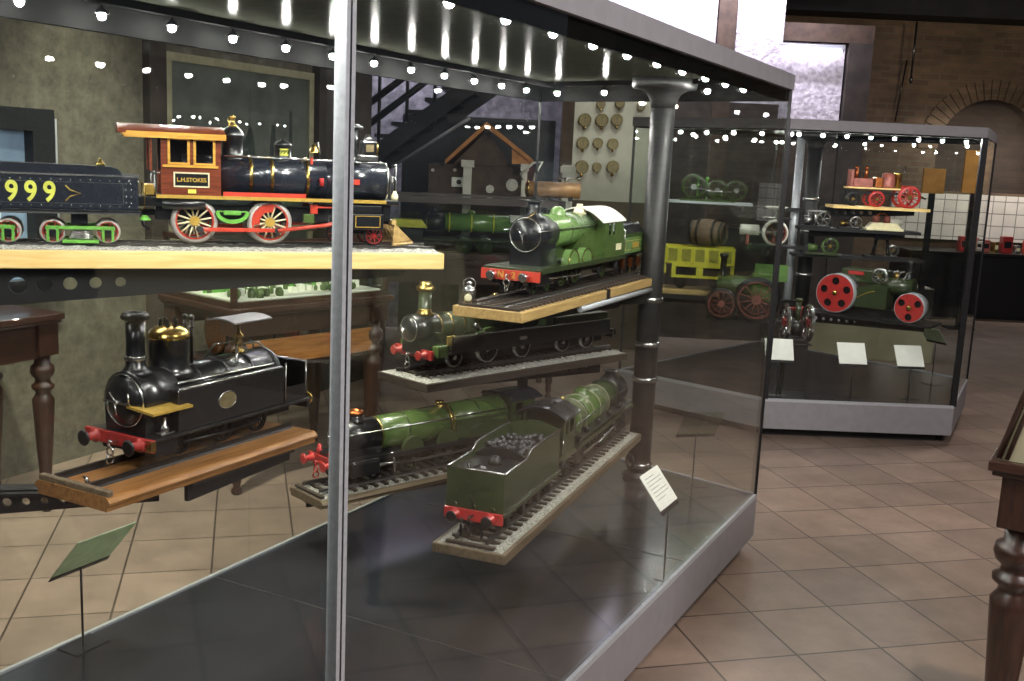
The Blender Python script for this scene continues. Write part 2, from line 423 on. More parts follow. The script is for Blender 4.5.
# mullion in the long front glass
b = MB(); 
for o in (-.0125, .0025):
    q = [c1(-2.921+o+dx, dy).xy for dx, dy in ((0, -.006), (.010, -.006), (.010, .016), (0, .016))]
    b.prism([tuple(p) for p in q], ZF+.004, ZT+.002, 'xy')
mu = b.build('mullion', 'alu', case1)
b = MB(); q = [c1(-2.921+dx, dy).xy for dx, dy in ((-.0024, .0), (.0024, .0), (.0024, .014), (-.0024, .014))]
b.prism([tuple(p) for p in q], ZF+.004, ZT+.002, 'xy').build('gasket', 'blkm', mu)
for p in (RC, LC, NL, NR):
    b = MB(); i = inset(P1, .007)[[RC, LC, NL, NR].index(p)]
    b.box(i[0]-.006, i[0]+.006, i[1]-.006, i[1]+.006, ZF, ZT).build('corner_strip', 'blkm', case1)
# floor seams of the case deck
for al in (-.9, -1.9, -2.9, -3.9):
    b = MB(); q = [c1(al+dx, dy).xy for dx, dy in ((0, .02), (.004, .02), (.004, 1.25), (0, 1.25))]
    b.prism([tuple(p) for p in q], ZF-.003, ZF+.0004, 'xy').build('deck_seam', 'plin', case1)
rl = MB(); edge_box(rl, c1(-5.75, 1.165).xy, c1(.2, 1.165).xy, -.015, .015, ZC-.02, ZC); rail_l = rl.build('light_rail', 'val', case1)
rr = MB(); edge_box(rr, c1(-5.75, .1).xy, c1(-.1, .1).xy, -.012, .012, ZC-.02, ZC); rail_r = rr.build('light_rail', 'val', case1)
E0, E1 = Vector((.156, 4.869, 0)), Vector((.917, 4.133, 0))
re_ = MB(); edge_box(re_, E1.xy, E0.xy, -.012, .012, ZC-.02, ZC); rail_e = re_.build('light_rail', 'val', case1)
for k in range(20):
    p = c1(-.05-.2325*k, 1.165); spot(rail_l, p.x, p.y)
for k in range(20):
    p = c1(-.35-.235*k, .1); spot(rail_r, p.x, p.y, 1.895)
for t in (0, .262, .52, .77, 1.0):
    p = E0.lerp(E1, t); spot(rail_e, p.x, p.y)

# ------------------------------------------------------------------ poles and arms of case 1
def pole(parent, x, y, rings, r=.05, ztop=ZC):
    b = MB(); b.cyl((x, y, ZF), (x, y, ztop), r, seg=28)
    o = b.build('support_pole', 'pole', parent)
    for z in rings:
        MB().lathe([(r+.001, -.012), (r+.006, -.008), (r+.006, .008), (r+.001, .012)], (x, y, z), seg=28).build('clamp_ring', 'steel', o)
    MB().lathe([(r+.02, 0), (r+.02, .012), (r+.004, .03)], (x, y, ZF), seg=28).build('pole_foot', 'pole', o)
    MB().lathe([(r+.002, -.12), (r+.006, -.09), (r+.022, -.06), (r+.05, -.045), (r+.082, -.04), (r+.085, -.025), (r+.085, 0)], (x, y, ztop), seg=28).build('pole_capital', 'pole', o)
    return o
PX, PY = .585, 4.43
pole1 = pole(case1, PX, PY, (1.035, .84, .685, .30))
pole2 = pole(case1, -1.43, 1.98, (1.32, .74), r=.038)
def arm(parent, p0, p1, ztop, h0, h1, holes, t=.012, name='bracket_arm', fl=.022):
    """vertical perforated plate from p0 to p1, top edge at ztop, tapering h0 -> h1; holes = [(fraction, radius)]"""
    p0, p1 = Vector(p0), Vector(p1); L = (p1-p0).length; e = (p1-p0)/L
    me = holed([(0, 0), (L, 0), (L, -h1), (0, -h0)], [circ(f*L, -(h0+(h1-h0)*f)*.5, r) for f, r in holes], t)
    m = Matrix(((e.x, 0, e.y, p0.x), (e.y, 0, -e.x, p0.y), (0, 1, 0, ztop), (0, 0, 0, 1)))
    o = MB().mesh(me, m); o = o.build(name, 'brk', parent)
    # top flange
    n = Vector((-e.y, e.x)); b = MB(); q = [p0+n*fl, p1+n*fl, p1-n*.022, p0-n*.022]
    b.prism([tuple(v) for v in q], ztop-.006, ztop, 'xy').build('arm_flange', 'brk', o)
    return o

# ------------------------------------------------------------------ track boards
def board(label, z, corner, az, L, w, mat_b, thick=.03, bal=None, sleepers=None, gauge=.12, railh=.014, s0=0, yc=0, railmat='rail', lab=None, profile=False, group=None, scale=1, tie0=.0, tw=.8, ts=.035):
    """corner = near right corner; local x along az, y to the left; origin on the board's centre line"""
    d = azv(az); n = Vector((-d.y, d.x, 0))
    o = Vector((corner[0], corner[1], z))+n*(w/2)*scale
    root = thing('track_board', label, 'track board', o, az, group, scale)
    if profile:
        pl = [(-w/2, -.004), (-w/2-.006, -.012), (-w/2-.004, -thick*.55), (-w/2+.004, -thick*.6), (-w/2+.004, -thick), (w/2-.004, -thick), (w/2-.004, -thick*.6), (w/2+.004, -thick*.55), (w/2+.006, -.012), (w/2, -.004), (w/2-.006, 0), (-w/2+.006, 0)]
        MB().prism(pl, s0, L, 'yz').build('board', mat_b, root)
    else:
        MB().box(s0, L, -w/2, w/2, -thick, 0, .003).build('board', mat_b, root)
    zb = 0
    if bal:
        b = MB(); nx, ny = int((L-s0)/.014), 9
        x0, x1 = s0+.008, L-.008; yw = w/2-.012
        vs = []; fs = []
        for i in range(nx+1):
            for j in range(ny+1):
                e = i in (0, nx) or j in (0, ny)
                vs.append((x0+(x1-x0)*i/nx, -yw+2*yw*j/ny, 0.0005 if e else .004+random.random()*.006))
        for i in range(nx):
            for j in range(ny): fs.append((i*(ny+1)+j, (i+1)*(ny+1)+j, (i+1)*(ny+1)+j+1, i*(ny+1)+j+1))
        b._add(vs, fs).build('ballast', bal, root, kind='stuff'); zb = .007
    if sleepers:
        n = int((L-s0-tie0-.02)/ts)
        base = None
        for k in range(min(n, 60)):
            x = s0+tie0+.015+k*ts
            if base is None:
                base = MB().box(-.007, .007, yc-gauge*tw, yc+gauge*tw, 0, .009, .001).build('sleeper', sleepers, root)
            else:
                c = base.copy(); COL.objects.link(c); base_o = c
            (base if k == 0 else base_o).location = (x, 0, zb*.5)
        zb += .007
    for sg in (-1, 1):
        y = yc+sg*gauge/2
        pr = [(y-.006, zb), (y+.006, zb), (y+.0025, zb+railh*.35), (y+.0025, zb+railh*.7), (y+.0045, zb+railh), (y-.0045, zb+railh), (y-.0025, zb+railh*.7), (y-.0025, zb+railh*.35)]
        MB().prism(pr, s0+.02, L-.015, 'yz').build('rail', railmat, root)
    root['rt'] = zb+railh
    return root, zb+railh

# ------------------------------------------------------------------ locomotive kit (local: x along the board, y left, z up from board top)
def wheel(parent, x, y, z, r, tyre='tyre', spk='red', hub='gold', n=10, name='driving_wheel', w=.012, out=-1, cw=False, rimc=None, st=1):
    t = MB(); t.lathe([(r*.87, -w/2), (r, -w/2), (r, w*.3), (r*1.06, w*.32), (r*1.06, w/2), (r*.87, w/2), (r*.87, -w/2)], (x, y, z), (0, -out, 0), 28)
    o = t.build(name, tyre, parent)
    s = MB()
    for k in range(n):
        a = 2*PI*k/n+.2; c, q = math.cos(a), math.sin(a)
        s.cyl((x+c*r*.2, y, z+q*r*.2), (x+c*r*.86, y, z+q*r*.86), r*.055*st, r*.045*st, seg=6)
    if rimc: s.build('spokes', spk, o); s = MB()
    s.lathe([(r*.79, -w*.35), (r*.89, -w*.35), (r*.89, w*.35), (r*.79, w*.35), (r*.79, -w*.35)], (x, y, z), (0, 1, 0), 24)
    if cw:
        pts = [(x+math.cos(a)*q, z+math.sin(a)*q) for q, rng in ((r*.82, range(0, 9)), (r*.48, range(8, -1, -1))) for a in [R(75)+R(115)*k/8 for k in rng]]
        s.prism(pts, y-w*.4, y+w*.4, 'xz')
    s.build('inner_rim' if rimc else 'spokes', rimc or spk, o)
    MB().lathe([(r*.22, -w*.62), (r*.22, w*.62)], (x, y, z), (0, 1, 0), 16).build('hub', hub, o)
    return o
def axle(parent, x, y, z, r, **k):
    wheel(parent, x, -y, z, r, out=-1, **k); wheel(parent, x, y, z, r, out=1, **k)
def buffer(parent, x, y, z, dx, r=.016, L=.035, m='redbeam', mh='steel'):
    """dx = -1 points towards -x"""
    o = MB().lathe([(r*1.05, 0), (r*1.05, .004), (r*.62, .006), (r*.55, L*.6), (r*.4, L*.62), (r*.4, L*.85)], (x, y, z), (dx, 0, 0), 16).build('buffer', m, parent)
    MB().lathe([(r*.4, L*.82), (r*1.1, L*.86), (r*1.15, L*.93), (r*.9, L)], (x, y, z), (dx, 0, 0), 16).build('buffer_head', mh, o)
def hook(parent, x, z, dx, m='steel', y=0):
    b = MB(); b.tube([(x, y, z), (x+dx*.018, y, z), (x+dx*.026, y, z+.006), (x+dx*.03, y, z-.002), (x+dx*.022, y, z-.01)], .0035)
    b.torus((x+dx*.024, y, z-.022), (1, 0, 0), .011, .0025, 14, 6); b.torus((x+dx*.024, y, z-.042), (0, 1, 0), .011, .0025, 14, 6)
    b.build('coupling_hook', m, parent)
def chimney(parent, x, z0, z1, r, m='blk', cap='blk', y=0, capr=1.5, name='chimney'):
    h = z1-z0
    o = MB().lathe([(r*1.9, -.006), (r*1.4, .004), (r*1.05, .014), (r*.95, h*.5), (r*1.02, h*.86)], (x, y, z0), seg=24).build(name, m, parent)
    MB().lathe([(r*1.02, h*.85), (r*capr, h*.9), (r*capr, h*.95), (r*1.2, h), (r*.8, h), (r*.8, h*.9)], (x, y, z0), seg=24).build('chimney_cap', cap, o)
    return o
def hand_rail(parent, pts, r=.0022, m='steel'):
    MB().tube(pts, r, 6).build('handrail', m, parent)
def arc(cy, cz, r, a0, a1, n=14): return [(cy+r*math.cos(R(a0+(a1-a0)*k/n)), cz+r*math.sin(R(a0+(a1-a0)*k/n))) for k in range(n+1)]
def curved_roof(parent, x0, x1, hw, z, rise, t, m, name='cab_roof', label=None):
    n = 14; pts = []
    for k in range(n+1):
        u = -1+2*k/n; pts.append((u*hw, z+rise*(1-u*u)))
    for k in range(n, -1, -1):
        u = -1+2*k/n; pts.append((u*hw, z+rise*(1-u*u)-t))
    return MB().prism(pts, x0, x1, 'yz').build(name, m, parent, label)
def band(parent, x, z, r, m='brass', w=.008, y=0, name='boiler_band'):
    MB().lathe([(r, -w/2), (r+.0015, -w/2), (r+.0015, w/2), (r, w/2)], (x, y, z), (1, 0, 0), 32).build(name, m, parent)
def boiler_(parent, x0, x1, z, r, m, r1=None, name='boiler'):
    return MB().cyl((x0, 0, z), (x1, 0, z), r, r1, 36).build(name, m, parent)
def smokebox_door(parent, x, z, r, dx, m='blk'):
    o = MB().lathe([(r, 0), (r*.98, .004), (r*.8, .012), (r*.4, .02), (.001, .022)], (x, 0, z), (dx, 0, 0), 28).build('smokebox_door', m, parent)
    b = MB(); b.torus((x+dx*.003, 0, z), (1, 0, 0), r*1.0, .003, 28, 6); b.build('door_rim', 'steel', o)
    b = MB(); b.cyl((x+dx*.02, 0, z), (x+dx*.034, 0, z), .006, seg=10)
    b.cyl((x+dx*.03, 0, z), (x+dx*.03, r*.3, z+r*.35), .0025, seg=6); b.cyl((x+dx*.033, 0, z), (x+dx*.033, -r*.1, z-r*.45), .0025, seg=6); b.build('door_handle', 'steel', o)
    return o

# ================================================================== LOCOMOTIVE 999 with its tender (upper left shelf)
Z1, SC1, AZ1 = 1.385, .215/.27, 67.5
a1 = onz(0, 250, Z1)
W1 = .21
brd1, rt = board('pale maple board with white ballast under the black tender and brown-cab locomotive', Z1, a1, AZ1, 1.125, W1, 'pine', thick=.045, bal='balw', gauge=.095, railh=.008, s0=-.42, scale=SC1)
d1 = azv(AZ1); n1 = Vector((-d1.y, d1.x, 0))
o1 = Vector((a1.x, a1.y, Z1))+n1*(W1/2*SC1)
L = thing('locomotive', 'American locomotive with varnished brown cab, golden roof and red driving wheels on the pale board', 'locomotive', o1, AZ1, None, SC1)
RT = rt
axle(L, .455, .052, RT+.06, .056, n=12, spk='cream', hub='gold', cw=False, rimc='orange', st=.9)
axle(L, .648, .052, RT+.06, .056, n=12, spk='cream', hub='gold', cw=True, rimc='orange', st=.9)
MB().box(.36, .985, -.036, .036, .075, .115, .003).build('frame', 'blkm', L)
MB().box(.30, .40, -.06, .06, .11, .136, .003).build('footplate', 'blk', L)
rb = MB().box(.36, .96, -.076, .076, .134, .141, .001).build('running_board', 'blk', L)
b = MB(); b.box(.36, .96, -.078, -.076, .133, .142); b.box(.36, .96, .076, .078, .133, .142); b.build('board_edging', 'gold', rb)
b = MB(); b.box(.525, .74, -.074, -.07, .141, .153); b.box(.525, .74, .07, .074, .141, .153)
b.build('red_valance', 'orange', rb)
b = MB().cyl((.375, -.07, .118), (.48, -.07, .118), .013, seg=16); b.build('air_tank', 'blk', L)
b = MB().cyl((.375, .07, .118), (.48, .07, .118), .013, seg=16); b.build('air_tank', 'blk', L)
# boiler
boiler_(L, .519, .80, .193, .054, 'blue'); sb = boiler_(L, .80, .968, .193, .053, 'blue', name='smokebox')
for x in (.60, .655, .75): band(L, x, .193, .0545, 'brass', .009)
smokebox_door(L, .968, .193, .05, 1)
# cab: side sheets with two windows each, front wall, curved rear cut
def cab_side(y0, y1):
    out = [(.372, 0), (.519, 0), (.519, .155), (.372, .155), (.372, .155)]
    wins = [[(.392, .082), (.438, .082), (.438, .14), (.392, .14)], [(.455, .082), (.501, .082), (.501, .14), (.455, .14)]]
    me = holed(out, wins, abs(y1-y0))
    m = Matrix(((1, 0, 0, 0), (0, 0, -1, (y0+y1)/2), (0, 1, 0, .141), (0, 0, 0, 1)))
    return MB().mesh(me, m)
cab = cab_side(-.077, -.071).build('cab', 'cabw', L)
cab_side(.071, .077).build('cab', 'cabw', L)
b = MB(); b.box(.513, .519, -.071, .071, .141, .20); b.box(.513, .519, -.071, -.05, .2, .296); b.box(.513, .519, .05, .071, .2, .296); b.box(.513, .519, -.05, .05, .27, .296)
b.build('cab_front', 'cabw', L)
for y in (-.0785, .0785):
    s = 1 if y > 0 else -1
    b = MB()
    for x0, x1 in ((.392, .438), (.455, .501)):
        for q in ((x0-.004, x1+.004, .219, .224), (x0-.004, x1+.004, .280, .286), (x0-.004, x0+.002, .22, .284), (x1-.002, x1+.004, .22, .284)):
            b.box(q[0], q[1], y-.0025, y+.0025, q[2], q[3])
    b.box(.376, .512, y-.004, y+.004, .212, .218)
    b.build('window_frame', 'cabf', L)
    nb = MB().box(.405, .487, y-.001, y+.001, .165, .198).build('nameplate', 'blk', L)
    b = MB(); b.box(.402, .490, y-.0016, y+.0016, .1965, .2); b.box(.402, .490, y-.0016, y+.0016, .162, .1655); b.box(.402, .4055, y-.0016, y+.0016, .162, .2); b.box(.4865, .490, y-.0016, y+.0016, .162, .2)
    b.build('plate_border', 'cream', nb)
    m = mxyz(.446, y+s*.0016, .1805) @ FACE_RIGHT if s < 0 else mxyz(.446, y+.0016, .1805) @ Matrix.Rotation(PI, 4, 'Z') @ FACE_RIGHT
    MB().mesh(text_mesh('L.H.STOKES', .0142, .0005, .0003), m).build('name_lettering', 'gold', nb)
    MB().box(.437, .457, y-.0012, y+.0012, .147, .157).build('works_plate', 'yel', L)
# inner dark back of the cab, posts at the open rear
for y in (-.072, .072): MB().box(.345, .351, y-.003, y+.003, .2, .296, .001).build('roof_post', 'cabw', L)
for y in (-.074, .074):
    pl = [(.372, .296), (.345, .296)]+[(.372-.027*math.cos(a), .296-.03*(1-math.sin(a))-.0) for a in [R(90*k/8) for k in range(8, -1, -1)]]
    hand_rail(L, [(.362, y, .15), (.356, y, .158), (.356, y, .19), (.362, y, .197), (.371, y, .197)], .002, 'steel')
MB().box(.374, .513, .0685, .0705, .2, .294).build('cab_shade_sheet', 'blkm', L)  # dark sheet added so the windows show a shaded interior
b = MB(); b.box(.41, .505, -.045, .045, .141, .20, .01); b.cyl((.505, 0, .20), (.43, 0, .20), .045, seg=20); b.build('backhead', 'blk', L)
MB().box(.335, .36, -.03, .03, .138, .165, .003).build('driver_seat', 'gold', L)
rf = curved_roof(L, .282, .528, .09, .292, .022, .004, 'cabf')
b = MB(); n = 14
pts = [(u*.089, .2965+.022*(1-u*u)) for u in [-1+2*k/n for k in range(n+1)]]+[(u*.089, .2935+.022*(1-u*u)) for u in [1-2*k/n for k in range(n+1)]]
b.prism([(p_[0], p_[1]-.001) for p_ in pts], .27, .53, 'yz').build('roof_cover', 'cabw', rf)
b = MB()
for y in (-.0905, .0905): b.box(.29, .53, y-.003, y+.003, .283, .298)
b.box(.526, .531, -.09, .09, .287, .297); b.build('cornice', 'cabf', rf)
# domes, bell, stack, lamp
dm = MB().lathe([(.04, -.01), (.032, .0), (.027, .008), (.0265, .05), (.03, .054), (.03, .06), (.022, .074), (.012, .08)], (.558, 0, .242), seg=28).build('steam_dome', 'blk', L)
b = MB(); b.lathe([(.012, .078), (.013, .084), (.006, .088), (.005, .1), (.009, .104), (.004, .11)], (.558, 0, .242), seg=14); b.cyl((.55, .01, .32), (.55, .01, .345), .003, seg=8); b.build('safety_valve', 'brass', dm)
sd = MB().lathe([(.034, -.01), (.026, 0), (.023, .006), (.023, .036), (.0245, .038), (.018, .046), (.006, .05), (.003, .056)], (.69, 0, .242), seg=28).build('sand_dome', 'blk', L)
MB().prism(arc(0, 0, .0235, -118, -62, 10)+arc(0, 0, .0245, -62, -118, 10), .252, .27, 'xy', m=mxyz(.69, 0, 0)).build('number_plate', 'yel', sd)
MB().mesh(text_mesh('999', .017, .0005, .0003), mxyz(.69, -.0252, .261) @ FACE_RIGHT).build('number_lettering', 'blk', sd)
b = MB(); b.lathe([(.016, 0), (.014, .004), (.009, .016), (.006, .022), (.001, .024)], (.775, 0, .262), seg=16); b.build('bell', 'brass', L)
b = MB(); b.tube([(.758, 0, .246), (.765, 0, .28), (.785, 0, .292), (.793, 0, .25)], .0026); b.build('bell_frame', 'steel', L)
chimney(L, .873, .243, .345, .021, 'blk', 'blk', capr=1.75, name='smokestack')
lp = MB().box(.905, .945, -.022, .022, .262, .302, .004).build('headlamp', 'blk', L)
b = MB(); b.lathe([(.018, 0), (.018, .006), (.014, .004)], (.945, 0, .282), (1, 0, 0), 18); b.build('lamp_lens', 'brass', lp)
b = MB(); b.box(.914, .936, -.0235, -.0225, .272, .292); b.build('lamp_ornament', 'dbrass', lp)
b = MB(); b.box(.9, .95, -.02, .02, .247, .262, .002); b.build('lamp_bracket', 'steel', lp)
b = MB(); b.lathe([(.02, .302), (.008, .312), (.005, .322)], (.925, 0, 0), seg=12); b.build('lamp_chimney', 'steel', lp)
hand_rail(L, [(.53, -.05, .245), (.96, -.05, .242)], .0022); hand_rail(L, [(.53, .05, .245), (.96, .05, .242)], .0022)
b = MB()
for x in (.758, .86): b.box(x-.003, x+.003, -.056, -.05, .232, .25)
b.build('rail_bracket', 'orange', L)
b = MB(); b.cyl((.785, -.058, .175), (.785, -.058, .196), .006, seg=10); b.build('check_valve', 'red', L)
MB().box(.86, .89, -.0565, -.0545, .182, .196).build('number_board', 'orange', L)
# front deck, pilot, cylinders
MB().box(.93, 1.0, -.07, .07, .128, .141, .002).build('front_deck', 'blk', L)
b = MB()
for y in (-.03, .03): b.tube([(.968, y, .142), (.972, y, .2), (.985, y, .212), (1.0, y, .2), (1.0, y, .142)], .0022)
b.build('deck_rail', 'steel', L)
b = MB(); b.cyl((1.0, -.02, .141), (1.0, -.02, .235), .0035, seg=8); b.ball((1.0, -.02, .237), .005); b.build('flagstaff', 'blk', L)
for y in (-.055, .055): MB().lathe([(.009, 0), (.01, .012), (.006, .02), (.004, .026)], (.99, y, .142), seg=12).build('marker_lamp', 'cream', L)
for y in (-.058, .058):
    s = -1 if y < 0 else 1
    c = MB().box(.865, .955, y-.018, y+.018, .06, .105, .004).build('cylinder', 'blk', L)
    b = MB(); 
    for q in ((.875, .945, .067, .069), (.875, .945, .097, .099), (.875, .877, .067, .099), (.943, .945, .067, .099)): b.box(q[0], q[1], y+s*.0175, y+s*.0195, q[2], q[3])
    b.build('cylinder_lining', 'gold', c)
    MB().box(.87, .95, y-.015, y+.015, .106, .127, .003).build('valve_chest', 'blk', L)
    b = MB(); b.box(.80, .866, y+s*.004, y+s*.012, .092, .098); b.box(.80, .866, y+s*.004, y+s*.012, .068, .074); b.box(.80, .806, y+s*.004, y+s*.012, .068, .098); b.build('crosshead_guide', 'steel', L)
    b = MB(); b.cyl((.76, y, .118), (.866, y, .118), .003, seg=8); b.box(.755, .775, y-.004, y+.004, .1, .125, .002); b.build('valve_rod', 'orange', L)
    yy = y+s*.018
    r1 = MB().box(.463, .668, yy-.003, yy+.003, .05, .06, .001).build('coupling_rod', 'orange', L)
    b = MB()
    for x in (.466, .665): b.cyl((x, yy-s*.014, .055), (x, yy+s*.006, .055), .009, seg=12)
    b.build('crank_pin', 'steel', r1)
    b = MB(); b.tube([(.665, yy+s*.007, .055), (.80, yy, .072), (.835, yy-s*.008, .082)], .0055, 6); b.build('connecting_rod', 'orange', L)
    # green springs between the drivers
    b = MB(); pts = [(.55+.043*math.cos(a), .100-.03*math.sin(a)) for a in [PI*k/12 for k in range(13)]]+[(.55+.034*math.cos(a), .100-.02*math.sin(a)) for a in [PI*k/12 for k in range(12, -1, -1)]]
    b.prism(pts, y-.006, y+.006, 'xz'); b.box(.528, .572, y-.006, y+.006, .092, .104, .003); b.box(.51, .59, y-.004, y+.004, .1, .103); b.build('leaf_spring', 'lime', L)
    MB().box(.735, .765, y-.01, y+.01, .075, .1, .003).build('motion_bracket', 'green2', L)
for x in (.848, .935): axle(L, x, .046, RT+.028, .027, n=8, tyre='blkm', spk='red', hub='red', name='leading_wheel', w=.01)
MB().box(.83, .955, -.03, .03, .045, .06, .002).build('bogie_frame', 'blkm', L)
pl = MB()
for k in range(11):
    y = -.065+.13*k/10; tip = 1.06-abs(y)*.85
    pl.tube([(.988, y, .08), (tip, y*.62, .022)], .003, 6)
pl.tube([(.985, -.066, .02), (1.06, 0, .02), (.985, .066, .02)], .004, 6)
pl.prism([(.98, -.07), (.992, -.07), (.992, .07), (.98, .07)], .076, .088, 'xy')
for sgn in (-1, 1):
    pl._add([(.988, sgn*.066, .08), (1.055, 0, .03), (.986, sgn*.064, .022)], [(0, 1, 2)]); pl._add([(.986, sgn*.064, .08), (1.05, 0, .03), (.984, sgn*.062, .022)], [(2, 1, 0)])
pl.build('pilot', 'oakl', L, 'varnished wooden cowcatcher')
MB().box(.955, .978, -.06, .06, .085, .13, .002).build('front_beam', 'blk', L)

T = thing('tender', 'black riveted tender numbered in yellow with green bogies on the pale board', 'tender', o1, AZ1, None, SC1)
body = MB().box(-.21, .318, -.072, .072, .098, .182, .004).build('tank', 'blue', T)
b = MB(); b.box(-.215, .322, -.077, .077, .088, .099, .002); b.build('tender_frame', 'blk', T)
b = MB(); b.box(-.215, .322, -.0785, -.077, .0885, .0925); b.box(-.213, .321, -.0745, -.07, .182, .186); b.box(-.213, .321, .07, .0745, .182, .186); b.build('beading', 'steel', body)
pts = [(-.21, .182), (.28, .182), (.28, .19), (.272, .2), (.255, .206), (.18, .208), (-.21, .21)]
MB().prism(pts, -.055, .055, 'xz').build('coal_rail', 'blue', T)
b = MB(); b.lathe([(.012, 0), (.012, .006), (.005, .012), (.004, .018)], (.23, 0, .207), seg=12); b.build('filler_cap', 'brass', T)
b = MB()
for y in (-.0725, .0725):
    for k in range(24):
        x = -.2+k*.0225
        for z in (.172, .108): b.ball((x, y, z), .0026, u=6, v=4)
    for k in range(4):
        for x in (.288, .300): b.ball((x, y, .118+k*.016), .0026, u=6, v=4)
b.build('rivet', 'steel', body, kind='stuff')
b = MB()
for y in (-.0728, ):
    for q in ((-.19, .282, .1655, .1668), (-.19, .282, .1132, .1145), (.2807, .282, .1132, .1668)): b.box(q[0], q[1], y-.0006, y+.0006, q[2], q[3])
b.build('lining', 'steel', body)
for s in (-1, 1):
    for k in range(3):
        x = .026+.042*k if s < 0 else .026+.042*(2-k)
        m = mxyz(x+.002, s*.0735, .139) @ (FACE_RIGHT if s < 0 else Matrix.Rotation(PI, 4, 'Z') @ FACE_RIGHT) @ Matrix.Diagonal((.86, 1, 1, 1))
        MB().mesh(text_mesh('9', .068, .0006, .0016), m).build('number_lettering', 'yel', body)
    b = MB(); y = s*.0735
    b.tube([(.148, y, .158), (.158, y, .147), (.182, y, .139), (.158, y, .131), (.148, y, .12)], .0016, 5); b.build('arrow_ornament', 'gold', body)
for tx in (.178, -.05):
    for dx in (-.062, .066): axle(T, tx+dx, .048, RT+.028, .029, n=6, spk='orange', hub='blk', name='tender_wheel', w=.01)
    for s in (-1, 1):
        y = s*.06; b = MB()
        b.box(tx-.078, tx+.082, y-.003, y+.003, RT+.034, RT+.042); b.box(tx-.04, tx+.044, y-.003, y+.003, RT+.0, RT+.008)
        for dx in (-.062, .066): b.box(tx+dx-.014, tx+dx-.008, y-.003, y+.003, RT+.004, RT+.04); b.box(tx+dx+.008, tx+dx+.014, y-.003, y+.003, RT+.004, RT+.04)
        bg = b.build('bogie_frame', 'lime', T)
        b = MB()
        for dx in (-.062, .066): b.box(tx+dx-.008, tx+dx+.008, y-.006, y+.006, RT+.014, RT+.034, .002)
        b.build('axle_box', 'blk', bg)
        b = MB(); 
        for k in range(5): b.tube([(tx-.026+.002*k, y, RT+.012+k*.004), (tx+.004, y, RT+.008+k*.004+.004), (tx+.034-.002*k, y, RT+.012+k*.004)], .0018, 5)
        b.build('leaf_spring', 'steel', bg)
    MB().box(tx-.02, tx+.02, -.05, .05, .06, .09, .003).build('bolster', 'blk', T)
b = MB(); b.box(.318, .362, -.012, .012, .085, .1); b.tube([(.322, -.03, .1), (.33, -.03, .06), (.345, -.03, .05)], .004); b.build('drawbar', 'blkm', T)
for y in (-.068, .068): hand_rail(T, [(.322, y, .1), (.332, y, .105), (.332, y, .165), (.322, y, .172)], .0022, 'brass')
MB().lathe([(.016, 0), (.012, .006), (.006, .012)], (.332, -.06, .075), seg=12).build('step_cap', 'lime', T)
# bracket arm under the maple board
e1 = Vector((o1.x, o1.y))+n1.xy*(-.05*SC1)
arm(case1, e1+d1.xy*(-.40*SC1), e1+d1.xy*(1.02*SC1), Z1-.045*SC1-.001, .098, .018, [(.305+.042*k, .0165-.0016*k) for k in range(0, 5)])
MB().box(-1.46, -1.30, 1.80, 1.98, 1.33, 1.345, .003).build('arm_clamp', 'brk', case1)

# ================================================================== BLACK TANK ENGINE (lower left)
SC2, Z2, AZ2 = .74/.82, .876, 27.8
a2 = Vector((-.904*SC2, 2.261*SC2, Z2)); W2 = .243
brd2, rt2 = board('varnished oak board with bare black rails under the black tank engine', Z2, a2, AZ2, .745, W2, 'oak', thick=.034, gauge=.12, railh=.016, s0=0, yc=.02, railmat='blkm', profile=True, scale=SC2)
b = MB(); b.box(.003, .02, -.118, .118, -.002, .014, .003); b.build('end_strip', 'oakg', brd2)
b = MB(); b.tube([(.035, -.01, 0), (.035, -.01, .022)], .004); b.tube([(.03, -.025, .012), (.04, .005, .018)], .003); b.build('end_pin', 'steel', brd2)
d2 = azv(AZ2); n2 = Vector((-d2.y, d2.x, 0)); o2 = Vector((a2.x, a2.y, Z2))+n2*(W2/2*SC2)
L = thing('tank_locomotive', 'black tank engine with tall chimney and brass-topped dome on the oak board', 'locomotive', o2+n2*.036*SC2-Vector((0, 0, .016)), AZ2, None, SC2)
RT = rt2+.018
for x in (.31, .465, .60): axle(L, x+.0, .062, RT+.036, .035, n=10, tyre='blkm', spk='blkm', hub='blkm')
MB().box(.19, .76, -.045, .045, .06, .1, .003).build('frame', 'blkm', L)
MB().box(.175, .77, -.112, .112, .098, .106, .002).build('footplate', 'blk', L)
bm_ = MB().box(.168, .18, -.118, .118, .076, .108, .002).build('buffer_beam', 'redbeam', L)
MB().box(.166, .182, -.1185, -.098, .078, .106, .002).build('beam_end_plate', 'brass', bm_)
for y in (-.078, .078): buffer(L, .168, y, .092, -1, .018, .04, 'redbeam', 'blkm')
hook(L, .168, .09, -1, 'steel')
MB().box(.768, .78, -.105, .105, .075, .106, .002).build('buffer_beam', 'blk', L, 'black rear beam')
for y in (-.065, .065): buffer(L, .78, y, .09, 1, .018, .04, 'blk', 'brass')
boiler_(L, .16, .275, .187, .073, 'blk', name='smokebox')
MB().prism([(-.07, .106), (.07, .106), (.073, .187), (-.073, .187)], .16, .275, 'yz').build('smokebox_saddle', 'blk', L)
smokebox_door(L, .16, .187, .066, -1)
b = MB(); b.box(.132, .136, -.045, .045, .184, .19); b.cyl((.134, -.04, .187), (.134, -.04, .215), .003, seg=6); b.cyl((.134, .03, .187), (.134, .03, .165), .003, seg=6); b.build('door_crossbar', 'steel', L)
boiler_(L, .275, .665, .187, .066, 'blk')
for x in (.36, .46, .56, .655): band(L, x, .187, .0665, 'blkm', .01)
ch = chimney(L, .195, .256, .405, .0235, 'blk', 'blkm', capr=1.45)
